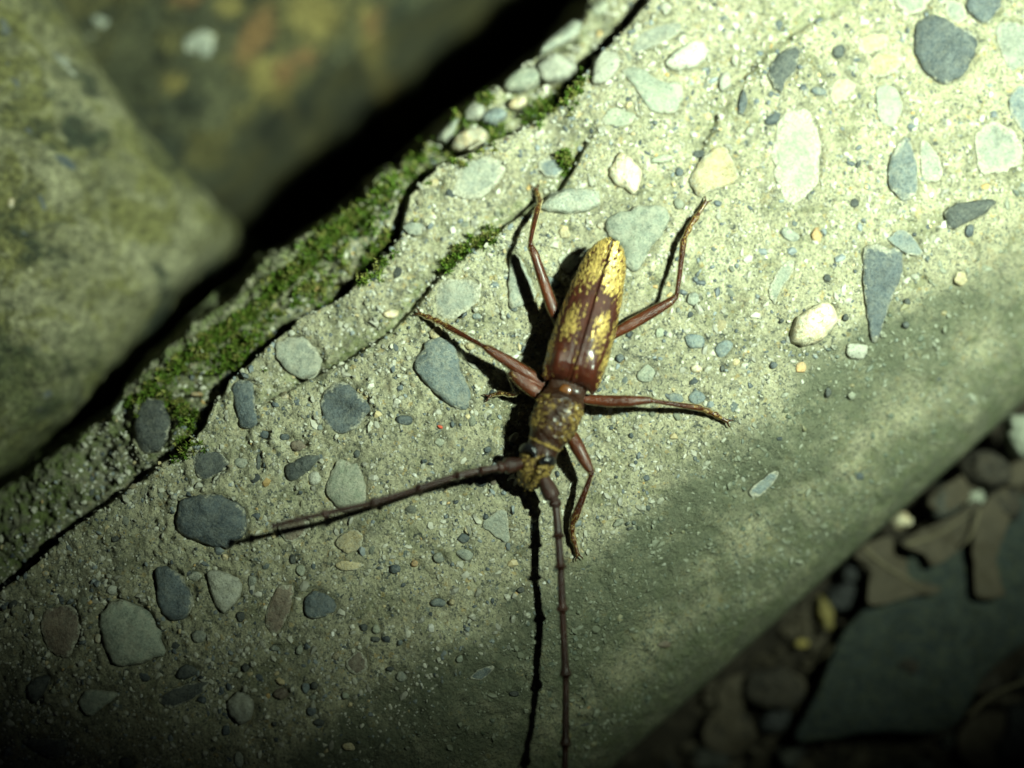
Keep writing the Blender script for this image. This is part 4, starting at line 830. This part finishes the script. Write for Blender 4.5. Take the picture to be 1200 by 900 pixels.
leg([(652, 478, .32, .05), (638, 466, .34, .082), (624, 456, .38, .094), (610, 446, .41, .08), (602, 439, .42, .058), (598.5, 438, .41, .046), (598, 442, .38, .028), (602, 450, .32, .034), (606, 458, .24, .044), (603, 462, .2, .026), (596, 462, .16, .034), (591, 461, .13, .018), (585, 461, .11, .03), (580, 462, .09, .016), (572, 465, .08, .02)])
leg([(655, 500, .32, .05), (669, 509, .34, .082), (677, 524, .38, .092), (686, 541, .40, .074), (691, 550, .40, .054), (693, 553, .40, .042), (692.5, 558, .38, .028), (685, 578, .3, .036), (674, 606, .18, .052), (671, 614, .15, .028), (670.5, 620, .13, .040), (671, 625, .11, .024), (672, 631, .1, .042), (674, 638, .09, .022), (677.5, 651, .08, .028)])
# mandibles and palps
for a in (((612, 561, .26), (609, 566, .2), (611, 570, .15)), ((622, 565, .26), (622, 570, .2), (617, 572, .15)), ((606, 557, .24), (599, 559, .17), (595, 563, .1)), ((627, 562, .24), (630, 567, .17), (629, 572, .1)), ((608, 560, .22), (604, 566, .14), (603, 570, .08))):
    t3 = tube(spline(np.array([pix(*q_) for q_ in a]), 12, False), np.linspace(.04, .018, 12), 8); cv, cf = join_shapes([t3]); shells.append((cv, cf, np.full(len(cv), .1), 0))

def union(shells):
    """one continuous skin grown over the trunk and the limbs"""
    from mathutils.kdtree import KDTree
    V, F = join_shapes([(s_[0]-B0, None, s_[1]) for s_ in shells]); G = np.concatenate([s_[2] for s_ in shells]); MI = np.concatenate([np.full(len(s_[0]), s_[3]) for s_ in shells])
    o = link('shell', fast_mesh('shell', V, F, [M_TRUNK, M_LEG]))
    md = o.modifiers.new('skin', 'REMESH'); md.mode = 'VOXEL'; md.voxel_size = .0078; md.use_smooth_shade = True
    md = o.modifiers.new('soften', 'SMOOTH'); md.factor = .5; md.iterations = 1
    bpy.context.view_layer.update(); me = bpy.data.meshes.new_from_object(o.evaluated_get(bpy.context.evaluated_depsgraph_get())); bpy.data.objects.remove(o)
    kd = KDTree(len(V))
    for k, v in enumerate(V): kd.insert(v, k)
    kd.balance(); n = len(me.vertices); co = np.empty(n*3, np.float32); me.vertices.foreach_get('co', co); near = np.array([kd.find(c)[1] for c in co.reshape(-1, 3)])
    me.materials.clear(); me.materials.append(M_TRUNK); me.materials.append(M_LEG); fattr(me, 'gold', G[near]); TD = np.concatenate([d_ for d_, _ in TONE])-B0; TV = np.concatenate([v_ for _, v_ in TONE]); kt_ = KDTree(len(TD))
    for k, v in enumerate(TD): kt_.insert(v, k)
    kt_.balance(); fattr(me, 'tone', TV[[kt_.find(c)[1] for c in co.reshape(-1, 3)]])
    first = np.empty(len(me.polygons), np.int32); me.polygons.foreach_get('loop_start', first); vi = np.empty(len(me.loops), np.int32); me.loops.foreach_get('vertex_index', vi)
    me.polygons.foreach_set('material_index', MI[near][vi[first]].astype(np.int32)); me.polygons.foreach_set('use_smooth', np.ones(len(me.polygons), bool)); me.name = 'body'
    return me
link('body', union(shells), beetle)

# amber plate between pronotum and wing cases
pl = np.array([pix(u, v, .62)[:2] for u, v in ((655, 457), (657, 452), (662, 449.5), (668, 452), (670.5, 458), (667, 463), (660, 461))])
o = slab('scutellum', pl, .578, .03, .08, 28, 7, 2, M_AMBER, .6); o.parent = beetle; o.location = o.location-Vector(B0)
# eyes: kidney shaped, wrapping the antenna sockets
for pts in (((611.5, 531, .48), (614, 526, .58), (620, 524.5, .645), (625.5, 528.5, .67), (627, 535.5, .655)), ((633.5, 542.5, .655), (638.5, 539.5, .66), (644.5, 539, .62), (649, 543, .50))):
    c3 = spline(np.array([pix(*q_) for q_ in pts]), 16, False); rr = .055*np.sin(np.linspace(.35, math.pi-.35, 16))**.7
    Vv, Fj = join_shapes([tube(c3, rr, 14)]); link('eye', fast_mesh('eye', Vv-B0, Fj, M_EYE), beetle)
# antennae
def antenna(nodes, r0, r1):
    """nodes: (u, v, z) at the joints; each segment swells at its far end"""
    P = np.array([pix(*q_) for q_ in nodes]); path, rad = [], []
    nseg = len(P)-1
    for i in range(nseg):
        f0 = i/nseg; r = r0+(r1-r0)*f0; n = 18
        for t in np.linspace(0, 1, n, endpoint=False):
            if i == 0: k = .65+.75*math.sin(min(t*1.25, 1)*math.pi/2) if t < .9 else .9
            elif i == 1: k = .8+.3*math.sin(t*math.pi)
            else: k = .66+.10*t+.52*math.exp(-((t-.95)/.075)**2)
            path.append(P[i]+(P[i+1]-P[i])*t); rad.append(r*k)
    path.append(P[-1]); rad.append(r1*.6); path = np.array(path); rad = np.array(rad); cut = [0]+[18*k_-1 for k_ in range(1, nseg)]+[len(path)-1]
    for _ in range(3): path[1:-1] = (path[:-2]+2*path[1:-1]+path[2:])/4
    first = None
    for a_, b_ in zip(cut[:-1], cut[1:]):
        Vv, Fj = join_shapes([tube(path[a_:b_+1], rad[a_:b_+1], 14)])
        if first is None: first = link('antenna', fast_mesh('antenna', Vv-B0, Fj, M_ANT), beetle)
        else: link('antenna_segment', fast_mesh('antenna_segment', Vv-B0, Fj, M_ANT), first)
antenna([(632, 552, .45), (649.5, 586, .46), (651.5, 594, .46), (654.5, 631, .46), (657, 667, .46), (659, 717, .40), (663, 795, .32), (662.5, 877, .24), (660, 960, .2), (656, 1035, .2), (650, 1100, .2)], .070, .044)
antenna([(617, 542, .48), (590, 546.5, .62), (583, 548, .66), (561, 551.5, .70), (533, 558, .76), (487, 573.5, .84), (433, 590, .90), (375, 603, .92), (345, 610, .92), (318, 617, .9)], .064, .036)
# the gold pile
HP, HN, HD, HL, HC = [np.concatenate(a) for a in (HP, HN, HD, HL, HC)]
D = HD-HN*(np.sum(HD*HN, 1))[:, None]; D /= np.linalg.norm(D, axis=1)[:, None]; D = D+HN*.28; D /= np.linalg.norm(D, axis=1)[:, None]
n = len(HP); sd = np.cross(D, HN); sd /= np.linalg.norm(sd, axis=1)[:, None]+1e-9; wd_ = RNG.uniform(.0035, .006, n)[:, None]
V = np.stack([HP-sd*wd_, HP+sd*wd_, HP+D*(HL*.6)[:, None]+sd*wd_*.7+HN*.004, HP+D*(HL*.6)[:, None]-sd*wd_*.7+HN*.004, HP+D*HL[:, None]], 1).reshape(-1, 3)
T = np.array([(0, 1, 2), (0, 2, 3), (3, 2, 4)]); F = (T[None]+5*np.arange(n)[:, None, None]).reshape(-1, 3)
me = fast_mesh('gold_hairs', V-B0, F, M_HAIR, False); cattr(me, 'tint', np.repeat(HC, 5, 0)); tag(link('gold_hairs', me, beetle), kind='stuff')
